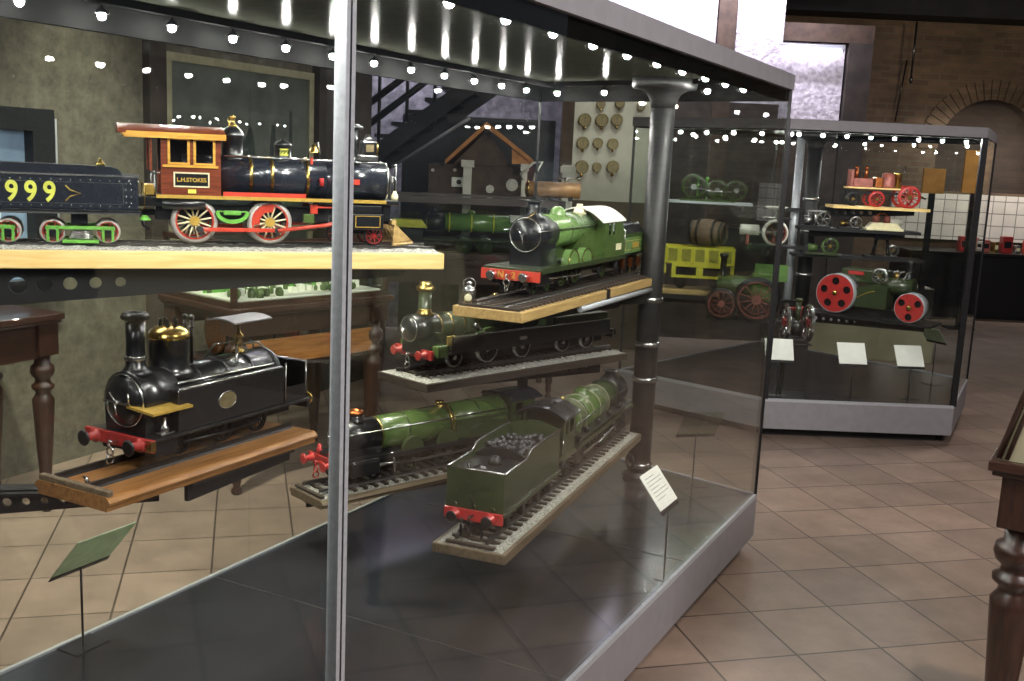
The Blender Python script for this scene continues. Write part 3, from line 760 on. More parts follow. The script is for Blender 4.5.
MB().lathe([(.0262, 0), (.027, .002), (.027, .01), (.0262, .012)], (.195, 0, .285), seg=24).build('chimney_band', 'steel', ch)
dm = MB().lathe([(.066, -.012), (.056, .0), (.05, .01), (.05, .085), (.051, .086)], (.305, 0, .243), seg=32).build('dome', 'blk', L)
dt = MB().lathe([(.052, .084), (.053, .092), (.046, .106), (.034, .114), (.018, .118)], (.305, 0, .243), seg=32).build('dome_top', 'brass', dm, 'polished brass dome top')
b = MB()
for k in range(5): b.lathe([(.006, 0), (.006, .008), (.004, .014), (.006, .018), (.001, .022)], (.305+.02*math.cos(k*1.256), .02*math.sin(k*1.256), .357), seg=8)
b.build('safety_valve', 'blk', dt)
b = MB()
for dy in (-.012, .012): b.cyl((.372, dy, .24), (.372, dy, .37), .0045, seg=10); b.ball((.372, dy, .373), .008); b.lathe([(.007, 0), (.007, .006)], (.372, dy, .345), seg=10)
b.build('whistle_stand', 'blk', L)
for s in (-1, 1):
    tk = MB().box(.27, .668, min(s*.066, s*.104), max(s*.066, s*.104), .107, .212, .003).build('side_tank', 'blk', L)
    hand_rail(tk, [(.275, s*.1, .214), (.66, s*.1, .214)], .004)
    b = MB(); b.cyl((0, 0, 0), (0, .003, 0), .026, seg=28)
    o = b.build('maker_plate', 'dbrass', tk); o.location = (.44, s*.105-.0015, .16); o.scale = (1.2, 1, .85)
    b = MB().torus((0, .0015, 0), (0, 1, 0), .0265, .002, 28, 6); q = b.build('plate_rim', 'steel', o)
    sh = MB().box(.672, .675, s*.1-.003, s*.1+.003, .106, .214).build('bunker_side', 'blk', L)
    MB().box(.675, .77, s*.1-.002, s*.1+.002, .106, .15).build('bunker_side', 'blk', L)
    hand_rail(L, [(.674, s*.103, .107), (.674, s*.103, .222)], .003); hand_rail(L, [(.766, s*.1, .107), (.766, s*.1, .218), ], .003)
    MB().box(.20, .275, s*.075-.022, s*.075+.022, .05, .1, .008).build('cylinder', 'blkm', L)
    if s > 0: continue
    m = Matrix.Translation((.235, s*.076, .176)) @ Matrix.Rotation(R(5), 4, 'X')
    b = MB(); b.box(-.065, .065, -.046, .046, -.003, .003, m=m); b.build('splasher_plate', 'gold', L, 'flat brass plate beside the smokebox')
    b = MB(); b.lathe([(.012, 0), (.012, .02), (.006, .026), (.006, .045)], (.235, s*.09, .107), seg=12); b.box(.215, .26, s*.09-.012, s*.09+.012, .107, .113, .002); b.build('lubricator', 'steel', L)
    b = MB(); b.tube([(.31, s*.076, .068), (.465, s*.076, .062), (.6, s*.076, .068)], .005, 6); b.build('coupling_rod', 'blkm', L)
b = MB(); b.box(.762, .766, -.1, .1, .106, .212); b.build('bunker_back', 'blk', L)
hand_rail(L, [(.764, -.1, .214), (.764, .1, .214)], .004); hand_rail(L, [(.3, -.068, .222), (.66, -.068, .218)], .004); hand_rail(L, [(.3, .068, .222), (.66, .068, .218)], .004)
MB().lathe([(.02, 0), (.014, .008), (.009, .012), (.009, .04), (.014, .044), (.014, .052), (.006, .056), (.006, .098)], (.56, 0, .252), seg=16).build('brass_fountain', 'brass', L)
b = MB(); b.tube([(.56, .0, .28), (.52, -.03, .276), (.5, -.05, .25), (.49, -.055, .23)], .003); b.tube([(.56, .0, .276), (.60, -.035, .28), (.63, -.055, .25), (.64, -.06, .22)], .003); b.tube([(.56, 0, .27), (.64, .02, .27), (.66, .03, .22)], .003); b.tube([(.56, 0, .285), (.5, .03, .28), (.48, .05, .24)], .003); b.build('copper_pipe', 'steel', L)
cn = curved_roof(L, .49, .64, .052, .348, .008, .004, 'fasc', 'canopy', 'small grey weather roof on a brass column')
b = MB(); b.cyl((.56, 0, .35), (.56, 0, .342), .03, .012, 16); b.build('canopy_bracket', 'steel', cn)
for ch_ in L.children:
    if ch_.name.split('.')[0] in ('smokebox', 'smokebox_saddle', 'smokebox_door', 'door_crossbar', 'boiler', 'boiler_band', 'chimney', 'dome', 'whistle_stand', 'brass_fountain', 'copper_pipe', 'canopy'): ch_.location.x += .034
# arm for this board, running off to the left
arm(case1, (-1.42, 2.165), (-.80, 2.30), Z2-.034*SC2-.03, .07, .03, [(.30+.062*k, .0135-.001*k) for k in range(0, 8)], fl=.05)
MB().box(-1.46, -1.39, 1.99, 2.19, .78, .80, .003).build('arm_clamp', 'brk', case1)
b = MB(); q = [c1(-1.6+.0, .8)]
cb = Vector((o2.x, o2.y))+d2.xy*.12
arm(case1, cb+n2.xy*(-.085)+d2.xy*.12, cb+n2.xy*(-.085)+d2.xy*.47, Z2-.034*SC2-.001, .045, .03, [])

# ================================================================== GREEN LOCOMOTIVE WITH WHITE CAB ROOF (upper right shelf)
Z3, AZ3 = 1.13, 25.0
a3 = Vector((.030, 3.200, 0)); W3 = .25
brd3, rt3 = board('pale oak board with close sleepers under the green engine with white cab roof', Z3, a3, AZ3, 1.37, W3, 'oakl', thick=.034, sleepers='slp', gauge=.1, railh=.012, railmat='rail', ts=.034, tw=1.08)
b = MB(); b.box(.75, .79, -W3/2-.002, -W3/2+.012, -.036, .002, .001); b.build('board_clip', 'steel', brd3)
d3 = azv(AZ3); n3 = Vector((-d3.y, d3.x, 0)); o3 = Vector((a3.x, a3.y, Z3))+n3*(W3/2)
L = thing('locomotive', 'apple green locomotive with black smokebox and white cab roof on the upper oak board', 'locomotive', o3+n3*.028, AZ3)
RT = rt3
def std_frame(L, x0, x1, hw, z, front=True, rear=False, m='dgreen'):
    MB().box(x0+.01, x1-.01, -.04, .04, z-.05, z-.008, .002).build('frame', 'blkm', L)
    o = MB().box(x0, x1, -hw, hw, z-.008, z, .001).build('running_board', m, L)
    b = MB()
    for s in (-1, 1): b.box(x0+.02, x1, s*hw-.0015, s*hw+.0015, z-.016, z+.0005)
    b.build('footplate_valance', m, o)
    return o
std_frame(L, .225, 1.085, .105, .112)
bb = MB().box(.215, .227, -.108, .108, .07, .104, .001).build('buffer_beam', 'orange', L)
m = Matrix.Translation((.2142, 0, .087)) @ Matrix(((0, 0, -1, 0), (-1, 0, 0, 0), (0, 1, 0, 0), (0, 0, 0, 1)))
MB().mesh(text_mesh('N   2 6', .032, .0006, .0008), m).build('number_lettering', 'gold', bb)
for y in (-.06, .06): buffer(L, .215, y, .086, -1, .014, .03, 'redbeam', 'steel')
hook(L, .215, .087, -1)
boiler_(L, .285, .43, .217, .064, 'blk', name='smokebox'); boiler_(L, .46, .85, .222, .061, 'green')
for x in (.435, .56, .68, .80): band(L, x, .222, .0612, 'green2', .006)
MB().prism([(-.06, .112), (.06, .112), (.055, .2), (-.055, .2)], .29, .42, 'yz').build('smokebox_saddle', 'blk', L)
smokebox_door(L, .285, .217, .058, -1)
MB().prism([(-.06, .112), (.06, .112), (.06, .21), (-.06, .21)], .70, .85, 'yz').build('firebox', 'green2', L)
chimney(L, .345, .275, .335, .022, 'blk', 'blk')
MB().lathe([(.036, -.012), (.03, 0), (.0285, .012), (.02, .022), (.008, .027), (.001, .028)], (.555, 0, .282), seg=28).build('dome', 'green', L)
MB().lathe([(.03, -.012), (.026, 0), (.02, .012), (.013, .02), (.011, .03)], (.77, 0, .283), seg=24).build('safety_valve_cover', 'cream', L)
hand_rail(L, [(.29, -.066, .232), (.84, -.066, .236)], .0022); hand_rail(L, [(.29, .066, .232), (.84, .066, .236)], .0022)
for s in (-1, 1):
    for x, r in ((.535, .05), (.665, .05)):
        pts = arc(x, .112, r, 0, 180, 16)
        o = MB().prism(pts, s*.072, s*.1, 'xz').build('splasher', 'green', L)
        b = MB(); b.tube([(p[0], s*.101, p[1]) for p in arc(x, .112, r-.001, 0, 180, 16)], .0022, 6); b.build('splasher_beading', 'brass', o)
    yy = s*.074
    b = MB(); b.box(.25, .36, yy-.012, yy+.012, .05, .095, .006); b.build('cylinder', 'blk', L)
    b = MB(); b.tube([(.36, yy, .07), (.5, yy, .066), (.67, yy, .06)], .004, 6); b.build('connecting_rod', 'steel', L)
    cs = holed([(.85, 0), (1.07, 0), (1.07, .09), (1.045, .105), (1.04, .14), (.85, .14)], [[(.88, .085), (.91, .085), (.91, .13), (.88, .13)], [(.925, .085), (.955, .085), (.955, .13), (.925, .13)]], .004)
    MB().mesh(cs, Matrix.Translation((0, s*.099, .112)) @ FACE_RIGHT).build('cab_side', 'green2', L)
    hand_rail(L, [(1.068, s*.102, .125), (1.068, s*.102, .215)], .0022)
    b = MB(); b.box(.97, 1.03, s*.101-.001, s*.101+.001, .135, .16); b.build('number_plate', 'cream', L)
b = MB(); b.box(.85, .856, -.098, .098, .112, .255); b.build('cab_front', 'green2', L)
rf = curved_roof(L, .80, 1.06, .106, .252, .05, .005, 'wht', label='white arched cab roof')
for x, r in ((.535, .05), (.665, .05)): axle(L, x, .052, RT+r+.002, r, n=12, tyre='blkm', spk='green2', hub='blkm')
for x in (.285, .40): axle(L, x, .052, RT+.026, .026, n=8, tyre='blkm', spk='green2', hub='blkm', name='leading_wheel')
axle(L, .95, .052, RT+.033, .033, n=8, tyre='blkm', spk='green2', hub='blkm', name='trailing_wheel')
for ch_ in L.children:
    if ch_.name.split('.')[0] in ('smokebox', 'smokebox_saddle', 'smokebox_door', 'boiler_band', 'chimney', 'dome', 'safety_valve_cover'): ch_.location.x += .045
b = MB(); b.tube([(.3, -.02, .276), (.34, -.03, .30), (.36, -.02, .276)], .0022); b.build('lubricator_pipe', 'brass', L)
# tender
T = thing('tender', 'apple green tender heaped with black coal behind the white-roofed cab', 'tender', o3+n3*.028, AZ3)
b = MB(); b.box(1.095, 1.40, -.088, .088, .108, .175, .003); tk = b.build('tank', 'green', T)
b = MB()
for s in (-1, 1): b.prism([(s*.088, .175), (s*.098, .192), (s*.095, .192), (s*.084, .175)], 1.095, 1.40, 'yz')
b.build('flared_coping', 'green', tk)
b = MB(); b.box(1.085, 1.41, -.082, .082, .1, .109, .001); b.box(1.10, 1.40, -.045, .045, .05, .1); b.build('tender_frame', 'blk', T)
cm = MB(); pts = [(1.10, .175), (1.10, .20), (1.14, .222), (1.25, .226), (1.34, .215), (1.395, .195), (1.395, .175)]
cm.prism(pts, -.07, .07, 'xz')
for k in range(70): cm.ball((random.uniform(1.11, 1.38), random.uniform(-.068, .068), random.uniform(.20, .222)), random.uniform(.008, .014), 1, .8, .8, 6, 4)
cm.build('coal_load', 'coal', T, kind='stuff')
b = MB()
for s in (-1, 1):
    for q in ((1.12, 1.37, .160, .1615), (1.12, 1.37, .122, .1235), (1.12, 1.1215, .122, .1615), (1.3685, 1.37, .122, .1615)): b.box(q[0], q[1], s*.088-.001, s*.088+.001, q[2], q[3])
b.build('lining', 'gold', tk)
MB().box(1.21, 1.29, -.0895, -.0875, .130, .152).build('crest_panel', 'gold', tk)
for x in (1.15, 1.25, 1.35):
    axle(T, x, .052, RT+.033, .033, n=8, tyre='blkm', spk='blkm', hub='blkm', name='tender_wheel')
    for s in (-1, 1): MB().box(x-.012, x+.012, s*.07-.008, s*.07+.008, .045, .085, .002).build('axle_box', 'copper', T)
# silver lamp on the corner of the board
q = o3+d3*.055+n3*.095+Vector((0, 0, .0))
cn = thing('lantern', 'small silvery lantern standing on the front corner of the upper oak board', 'lantern', q, AZ3)
MB().lathe([(.02, 0), (.022, .004), (.0215, .04), (.024, .044), (.018, .054), (.01, .058), (.009, .066), (.012, .07), (.004, .074)], (0, 0, 0), seg=20).build('lamp_body', 'steel', cn)
b = MB(); b.torus((0, 0, .066), (1, .6, 0), .02, .0018, 18, 6); b.build('handle', 'steel', cn)
MB().lathe([(.012, 0), (.012, .006), (.008, .008)], (-.02, -.008, .024), (-1, -.3, 0), 14).build('lens', 'cream', cn)
s3 = Vector((a3.x, a3.y))+n3.xy*.10
arm(case1, s3+d3.xy*.25, s3+d3.xy*1.18, Z3-.036, .03, .085, [(.55+.055*k, .008+.0012*k) for k in range(7)])
b = MB(); b.prism([(s3.x+d3.x*1.18, s3.y+d3.y*1.18), (PX+.02, PY-.03), (PX-.02, PY+.03), (s3.x+d3.x*1.15, s3.y+d3.y*1.15)], Z3-.11, Z3-.07, 'xy'); b.build('pole_clamp', 'brk', case1)
b = MB(); b.tube([tuple(s3+d3.xy*.5-n3.xy*.095)+(Z3-.045,), tuple(s3+d3.xy*1.36-n3.xy*.095)+(Z3-.05,)], .011, 10); b.build('support_tube', 'alu', case1)

# ================================================================== SMALL GREEN ENGINE WITH TALL BRASS-CAPPED CHIMNEY (middle shelf)
Z4, AZ4 = .80, 44.6
a4 = Vector((-.293, 3.589, 0)); W4 = .285
brd4, rt4 = board('ballasted track board under the small engine with the tall brass-capped chimney', Z4, a4, AZ4, 1.13, W4, 'slp', thick=.03, bal='balw', sleepers='slp', gauge=.11, railh=.012, ts=.032, tie0=.05, tw=.7)
d4 = azv(AZ4); n4 = Vector((-d4.y, d4.x, 0)); o4 = Vector((a4.x, a4.y, Z4))+n4*(W4/2)
L = thing('locomotive', 'small dark green engine with tall brass-capped chimney and long dark side plates', 'locomotive', o4, AZ4)
RT = rt4
MB().box(.07, 1.06, -.05, .05, .05, .085, .002).build('frame', 'blkm', L)
rb = MB().box(.06, 1.08, -.1, .1, .085, .092, .001).build('running_board', 'blk', L)
for s in (-1, 1):
    sd = MB().box(.155, 1.05, s*.098-.003, s*.098+.003, .092, .15, .001).build('side_plate', 'blk', L, 'long dark side plate')
    b = MB(); b.box(.155, 1.05, s*.098-.005, s*.098+.005, .149, .154, .001); b.build('top_rail', 'steel', sd)
    b = MB(); b.box(.5, .54, s*.102-.001, s*.102+.001, .11, .124); b.build('side_plate_badge', 'steel', sd)
bm_ = MB().box(.048, .062, -.105, .105, .074, .108, .002).build('buffer_beam', 'redbeam', L)
for y in (-.07, .07): buffer(L, .048, y, .091, -1, .016, .035, 'red', 'redbeam')
hook(L, .048, .088, -1)
for s in (-1, 1):
    MB().box(.075, .13, s*.09-.018, s*.09+.018, .078, .125, .008).build('sand_box', 'green2', L)
    MB().prism(arc(.37, .092, .075, 0, 180, 18), s*.045, s*.075, 'xz').build('splasher', 'green2', L)
    b = MB(); b.box(.15, .19, s*.07-.006, s*.07+.006, .115, .15, .002); b.build('name_plate', 'gold', L)
    MB().prism(arc(.115, .092, .075, 20, 100, 10)+[(.09, .092), (.17, .092)][::-1], s*.055, s*.07, 'xz').build('wing_plate', 'dgreen', L)
boiler_(L, .03, .14, .178, .052, 'blk', name='smokebox'); boiler_(L, .14, .66, .178, .05, 'dgreen')
for x in (.145, .20, .26, .33, .45, .58): band(L, x, .178, .0505, 'brass', .006)
MB().prism([(-.045, .09), (.045, .09), (.042, .17), (-.042, .17)], .035, .135, 'yz').build('smokebox_saddle', 'blk', L)
smokebox_door(L, .03, .178, .046, -1)
hand_rail(L, [(.022, -.03, .19), (.022, .03, .19)], .0025)
hand_rail(L, [(.022, -.03, .172), (.022, .03, .172)], .0025)
ch = MB().lathe([(.036, -.004), (.027, .006), (.0235, .018), (.0225, .085)], (.1, 0, .226), seg=28).build('chimney', 'dgreen', L)
MB().lathe([(.0235, .084), (.035, .092), (.036, .1), (.03, .106), (.022, .108), (.024, .118), (.018, .122)], (.1, 0, .226), seg=28).build('chimney_cap', 'brass', ch)
MB().lathe([(.037, -.002), (.028, .008), (.0245, .018), (.0246, .022)], (.1, 0, .227), seg=28).build('chimney_base', 'brass', ch)
b = MB(); b.cyl((.3, -.05, .178), (.3, -.075, .178), .008, seg=10); b.tube([(.3, -.07, .178), (.34, -.075, .15), (.36, -.075, .11)], .004); b.build('feed_pipe', 'steel', L)
MB().lathe([(.035, -.008), (.03, 0), (.028, .03), (.02, .05), (.004, .058)], (.46, 0, .228), seg=24).build('dome', 'brass', L)
MB().box(.66, .70, -.09, .09, .092, .24, .002).build('cab_front', 'dgreen', L)
MB().box(.72, 1.05, -.085, .085, .092, .18, .004).build('tank', 'dgreen', L)
for x, r in ((.20, .038), (.37, .055), (.56, .045), (.80, .04), (.95, .04)): axle(L, x, .057, RT+r+.001, r, n=10, tyre='steel', spk='blkm', hub='steel')
b = MB(); b.box(1.068, 1.08, -.1, .1, .07, .105, .002); b.build('buffer_beam', 'blk', L, 'black rear beam')
for y in (-.07, .07): buffer(L, 1.08, y, .088, 1, .016, .035, 'blk', 'blkm')
s4 = Vector((a4.x, a4.y))+n4.xy*.13
arm(case1, s4+d4.xy*.06, s4+d4.xy*1.10, Z4-.032, .02, .07, [(.5+.06*k, .006+.001*k) for k in range(8)])
b = MB(); b.box(-.015, .015, -.015, .015, ZF, Z4-.031, .002)
o = b.build('bracket_post', 'brk', case1); o.location = (s4+d4.xy*.62).to_3d(); o.rotation_euler = (0, 0, R(90-AZ4))

# ================================================================== GREEN TENDER ENGINE SEEN FROM BEHIND (lower right)
Z5, AZ5 = .50, 21.1
a5 = Vector((.008, 2.774, 0)); W5 = .228
brd5, rt5 = board('grey ballasted track board jutting forward under the big green tender', Z5, a5, AZ5, 1.52, W5, 'oakg', thick=.03, bal='bal', sleepers='slp', gauge=.095, railh=.012, ts=.044)
d5 = azv(AZ5); n5 = Vector((-d5.y, d5.x, 0)); o5 = Vector((a5.x, a5.y, Z5))+n5*(W5/2)
RT = rt5
T = thing('tender', 'large dark green tender with red buffer beam, its coal space half full', 'tender', o5+n5*.013, AZ5)
HW = .09
MB().box(.07, .545, -.05, .05, .045, .09, .002).build('frame', 'blkm', T)
MB().box(.062, .555, -HW-.006, HW+.006, .084, .094, .001).build('footplate', 'dgreen', T)
bb = MB().box(.055, .066, -HW-.002, HW+.002, .062, .094, .001).build('buffer_beam', 'red', T)
for y in (-.055, .055): buffer(T, .056, y, .078, -1, .015, .036, 'red', 'blkm')
hook(T, .056, .08, -1, 'blkm')
b = MB()
for y in (-.035, .03): b.tube([(.05, y, .07), (.04, y, .05), (.042, y, .02)], .004)
b.build('brake_pipe', 'blkm', T)
# shell: rear sheet with curved corners, sides with the S-shaped step in their tops
tk = MB()
t = .004
sidep = [(.066, .094), (.55, .094), (.55, .237), (.30, .237), (.275, .234), (.255, .222), (.235, .214), (.066, .214)]
for s in (-1, 1): tk.prism(sidep, min(s*HW, s*(HW-t)), max(s*HW, s*(HW-t)), 'xz')
tk.box(.064, .068, -HW, HW, .094, .214)
tk = tk.build('tank', 'dgreen', T)
b = MB()
for s in (-1, 1): b.tube([(p[0], s*HW, p[1]) for p in sidep[2:]], .0032, 6)
b.tube([(.066, -HW, .214), (.066, HW, .214)], .0032, 6); b.build('coping', 'steel', tk)
MB().box(.068, .55, -HW+t, HW-t, .094, .196).build('tank_top', 'blk', tk, 'black top plate of the tank')
b = MB(); pts = [(-HW+t, .196)]+[((-HW+t)*(1-2*k/16), .206+.026*math.sin(PI*k/16)) for k in range(17)]+[(HW-t, .196)]
b.prism(pts, .265, .27, 'yz').build('coal_plate', 'blk', tk)
pts = [(-HW, .19)]+[((-HW)*(1-2*k/16), .232+.024*math.sin(PI*k/16)) for k in range(17)]+[(HW, .19)]
fb = MB(); fb.prism(pts, .545, .55, 'yz').build('front_plate', 'dgreen', tk)
fl = MB().lathe([(.022, 0), (.022, .008), (.018, .012), (.006, .014), (.004, .02)], (.12, .01, .196), seg=20).build('water_filler', 'blk', T)
b = MB(); b.tube([(.1, .03, .196), (.1, .04, .215), (.12, .045, .215), (.13, .045, .2)], .004); b.build('vent_pipe', 'blk', T)
MB().lathe([(.024, 0), (.022, .012), (.012, .022), (.002, .025)], (.21, 0, .196), seg=20).build('tank_dome', 'blkm', T)
cm = MB()
for k in range(120): cm.ball((random.uniform(.285, .50), random.uniform(-.075, .075), .199+random.uniform(0, .022)), random.uniform(.008, .015), 1, .9, .75, 6, 4)
cm.prism([(.275, .19), (.275, .205), (.36, .21), (.50, .20), (.50, .19)], -HW+t, HW-t, 'xz'); cm.build('coal_load', 'coal', T, kind='stuff')
for k in range(34):
    pass
b = MB()
for y in (-.045, .02): b.box(.058, .064, y-.006, y+.006, .165, .172); b.box(.057, .06, y-.003, y+.003, .172, .182)
for y in (-.06, 0, .06): b.cyl((.058, y, .105), (.064, y, .105), .005, seg=8)
b.build('lamp_iron', 'dgreen', tk)
hand_rail(T, [(.058, 0, .1), (.054, .004, .125), (.05, .012, .14)], .003, 'blkm')
b = MB(); b.box(.08, .53, -HW-.003, -HW+.001, .0945, .0985); b.box(.08, .53, HW-.001, HW+.003, .0945, .0985); b.build('lining', 'steel', tk)
for x in (.13, .26, .39, .50):
    axle(T, x, .057, RT+.034, .034, n=8, tyre='blkm', spk='blkm', hub='blkm', name='tender_wheel')
    for s in (-1, 1): MB().box(x-.012, x+.012, s*.074-.008, s*.074+.008, .035, .08, .002).build('axle_box', 'blkm', T)
for y in (-HW+.004, HW-.004): hand_rail(T, [(.556, y, .095), (.56, y, .1), (.56, y, .19), (.553, y, .2)], .0025)
L = thing('locomotive', 'mid green locomotive with black cab roof heading away in front of the large tender', 'locomotive', o5+n5*.013, AZ5)
std_frame(L, .575, 1.50, .088, .128)
for s in (-1, 1):
    cs = holed([(.585, 0), (.72, 0), (.72, .13), (.60, .13), (.595, .06), (.585, .05)], [[(.615, .07), (.645, .07), (.645, .115), (.615, .115)], [(.66, .07), (.70, .07), (.70, .115), (.66, .115)]], .004)
    MB().mesh(cs, Matrix.Translation((0, s*.086, .128)) @ FACE_RIGHT).build('cab_side', 'dgreen', L)
    hand_rail(L, [(.588, s*.09, .135), (.588, s*.09, .19)], .0022)
MB().box(.716, .722, -.086, .086, .128, .262).build('cab_front', 'dgreen', L)
rf = curved_roof(L, .59, .76, .094, .256, .034, .005, 'blk')
b = MB()
for x in (.63, .70): b.prism([(u*.094, .2575+.034*(1-u*u)) for u in [-1+2*k/14 for k in range(15)]]+[(u*.094, .256+.034*(1-u*u)) for u in [1-2*k/14 for k in range(15)]], x-.003, x+.003, 'yz')
b.box(.65, .69, -.025, .025, .285, .296, .003); b.build('roof_rib', 'blkm', rf)
boiler_(L, .72, .93, .188, .074, 'green2', .070); fb = boiler_(L, .93, 1.36, .184, .070, 'green2', .060)
smk = boiler_(L, 1.36, 1.50, .184, .062, 'blk', name='smokebox')
for x, r in ((.77, .0735), (.84, .0722), (.91, .0708), (1.0, .0685), (1.10, .0663), (1.22, .0634), (1.33, .0612)): band(L, x, .186, r+.0008, 'blk' if x in (.77, 1.33) else 'gface', .0022)
MB().lathe([(.035, -.01), (.03, 0), (.027, .012), (.012, .02)], (1.06, 0, .25), seg=24).build('dome', 'green2', L)
b = MB()
for x in (.80, .83): b.lathe([(.008, 0), (.008, .018), (.004, .022)], (x, 0, .258), seg=10)
b.build('safety_valve', 'brass', L)
chimney(L, 1.44, .24, .27, .022, 'blk', 'blk')
MB().lathe([(.062, 0), (.05, .012), (.02, .018)], (1.50, 0, .184), (1, 0, 0), 28).build('smokebox_door', 'blk', L)
hand_rail(L, [(.73, -.078, .2), (1.48, -.066, .2)], .0022); hand_rail(L, [(.73, .078, .2), (1.48, .066, .2)], .0022)
for s in (-1, 1):
    MB().prism([(-.06, .128), (.06, .128)][::1]+[(.058, .17), (-.058, .17)], .73, .92, 'yz').build('firebox', 'dgreen', L) if s < 0 else None
    rbd = MB().box(.78, 1.44, s*.078-.022, s*.078+.022, .15, .157, .001).build('raised_running_board', 'blk', L)
    b = MB(); b.tube([(.73, s*.095, .128), (.755, s*.095, .13), (.77, s*.095, .148), (.79, s*.095, .154)], .004); b.build('board_curve', 'blk', rbd)
    for x in (.86, 1.0, 1.14, 1.28): MB().lathe([(.01, 0), (.01, .014), (.005, .02)], (x, s*.088, .157), seg=10).build('oil_box', 'blk', L)
    b = MB(); yy = s*.078
    b.box(.86, 1.20, yy-.004, yy+.004, RT+.045, RT+.056); b.tube([(1.03, yy+s*.008, RT+.05), (1.33, yy+s*.008, RT+.075)], .005, 6); b.build('coupling_rod', 'steel', L)
    MB().box(1.32, 1.44, s*.082-.02, s*.082+.02, .06, .125, .012).build('cylinder', 'blk', L)
for x in (.88, 1.03, 1.18): axle(L, x, .057, RT+.053, .053, n=12, tyre='blkm', spk='dgreen', hub='blkm')
axle(L, .73, .057, RT+.03, .03, n=8, tyre='blkm', spk='dgreen', hub='blkm', name='trailing_wheel')
for x in (1.30, 1.42): axle(L, x, .057, RT+.028, .028, n=8, tyre='blkm', spk='dgreen', hub='blkm', name='leading_wheel')
s5 = Vector((a5.x, a5.y))+n5.xy*.11
arm(case1, s5+d5.xy*.12, s5+d5.xy*1.46, Z5-.032, .025, .085, [(.45+.06*k, .008+.0012*k) for k in range(8)])
b = MB(); b.torus((PX-.055, PY-.12, .345), (.9, .4, 0), .028, .006, 20, 8); b.build('pole_ring', 'brk', case1)

# ================================================================== GREEN ENGINE WITH COPPER-CAPPED CHIMNEY (lower middle, behind the mullion)
Z6, AZ6 = .45, 47.0
a6 = Vector((-.629, 3.279, 0)); W6 = .20
brd6, rt6 = board('moulded board with dark ballast under the engine with red front buffers', Z6, a6, AZ6, 1.22, W6, 'oakg', thick=.028, bal='bal', sleepers='slp', gauge=.105, railh=.012, profile=True, ts=.044, s0=.03)
d6 = azv(AZ6); n6 = Vector((-d6.y, d6.x, 0)); o6 = Vector((a6.x, a6.y, Z6))+n6*(W6/2)
L = thing('locomotive', 'mid green locomotive with red buffers and copper-capped chimney, low beside the case edge', 'locomotive', o6+Vector((0, 0, .0005)), AZ6)
RT = rt6
std_frame(L, .10, 1.05, .088, .118, m='blk')
MB().box(.092, .104, -.09, .09, .085, .122, .002).build('buffer_beam', 'redbeam', L)
for y in (-.06, .06):
    buffer(L, .093, y, .105, -1, .017, .04, 'red', 'red')
    b = MB(); b.lathe([(.01, 0), (.011, .018), (.007, .022), (.007, .032), (.003, .036)], (.105, y*.6, .122), seg=12); b.build('lamp', 'red', L)
hook(L, .093, .105, -1, 'red')
MB().box(.10, .17, -.05, .05, .118, .135, .004).build('front_deck', 'blk', L)
boiler_(L, .155, .30, .172, .062, 'blk', name='smokebox'); boiler_(L, .30, .62, .172, .060, 'green2', .066); boiler_(L, .62, .89, .172, .067, 'green2', .070)
MB().prism([(-.055, .118), (.055, .118), (.052, .165), (-.052, .165)], .16, .30, 'yz').build('smokebox_saddle', 'blk', L)
smokebox_door(L, .155, .172, .056, -1)
for x, r in ((.305, .0605), (.42, .0625), (.60, .066), (.625, .068), (.75, .0685), (.88, .070)): band(L, x, .172, r, 'dgreen' if x not in (.305, .625) else 'brass', .005)
MB().prism([(-.069, .118), (.069, .118), (.069, .19), (-.069, .19)], .63, .89, 'yz').build('firebox', 'dgreen', L)
ch = MB().lathe([(.036, -.006), (.027, .004), (.024, .012), (.023, .022)], (.225, 0, .231), seg=24).build('chimney', 'blk', L)
MB().lathe([(.024, .018), (.03, .024), (.031, .03), (.026, .036), (.018, .036), (.018, .03)], (.225, 0, .231), seg=24).build('chimney_cap', 'copper', ch, 'polished copper chimney cap')
b = MB(); b.lathe([(.022, -.006), (.018, 0), (.016, .012), (.018, .016), (.006, .02)], (.60, 0, .237), seg=20); b.build('safety_valve_bonnet', 'brass', L)
b = MB(); b.torus((.61, 0, .172), (1, 0, 0), .0675, .005, 32, 8); b.build('feed_pipe', 'brass', L)
for s in (-1, 1):
    hand_rail(L, [(.16, s*.066, .2), (.62, s*.07, .205), (.885, s*.073, .207)], .0022)
    MB().box(.15, .27, s*.08-.02, s*.08+.02, .055, .115, .012).build('cylinder', 'blk', L)
    cs = holed([(.885, 0), (1.04, 0), (1.04, .06), (1.01, .075), (1.01, .118), (.885, .118)], [[(.91, .07), (.95, .07), (.95, .105), (.91, .105)]], .004)
    MB().mesh(cs, Matrix.Translation((0, s*.085, .118)) @ FACE_RIGHT).build('cab_side', 'dgreen', L)
    for x in (.42, .58, .74):
        MB().prism(arc(x, .118, .045, 0, 180, 14), s*.068, s*.086, 'xz').build('splasher', 'dgreen', L)
    b = MB(); yy = s*.08; b.box(.41, .75, yy-.004, yy+.004, RT+.044, RT+.054); b.tube([(.27, yy, .085), (.42, yy, RT+.05)], .005, 6); b.build('coupling_rod', 'steel', L)
    b = MB(); b.tube([(.33, s*.075, .118), (.335, s*.085, .09), (.34, s*.085, .05)], .005); b.build('sand_pipe', 'steel', L)
MB().box(.885, .89, -.085, .085, .118, .245).build('cab_front', 'dgreen', L)
curved_roof(L, .88, 1.05, .09, .236, .022, .005, 'blue')
for x in (.42, .58, .74): axle(L, x, .055, RT+.05, .05, n=12, tyre='blkm', spk='dgreen', hub='blkm')
for x in (.17, .27): axle(L, x, .055, RT+.027, .027, n=8, tyre='blkm', spk='blkm', hub='blkm', name='leading_wheel')
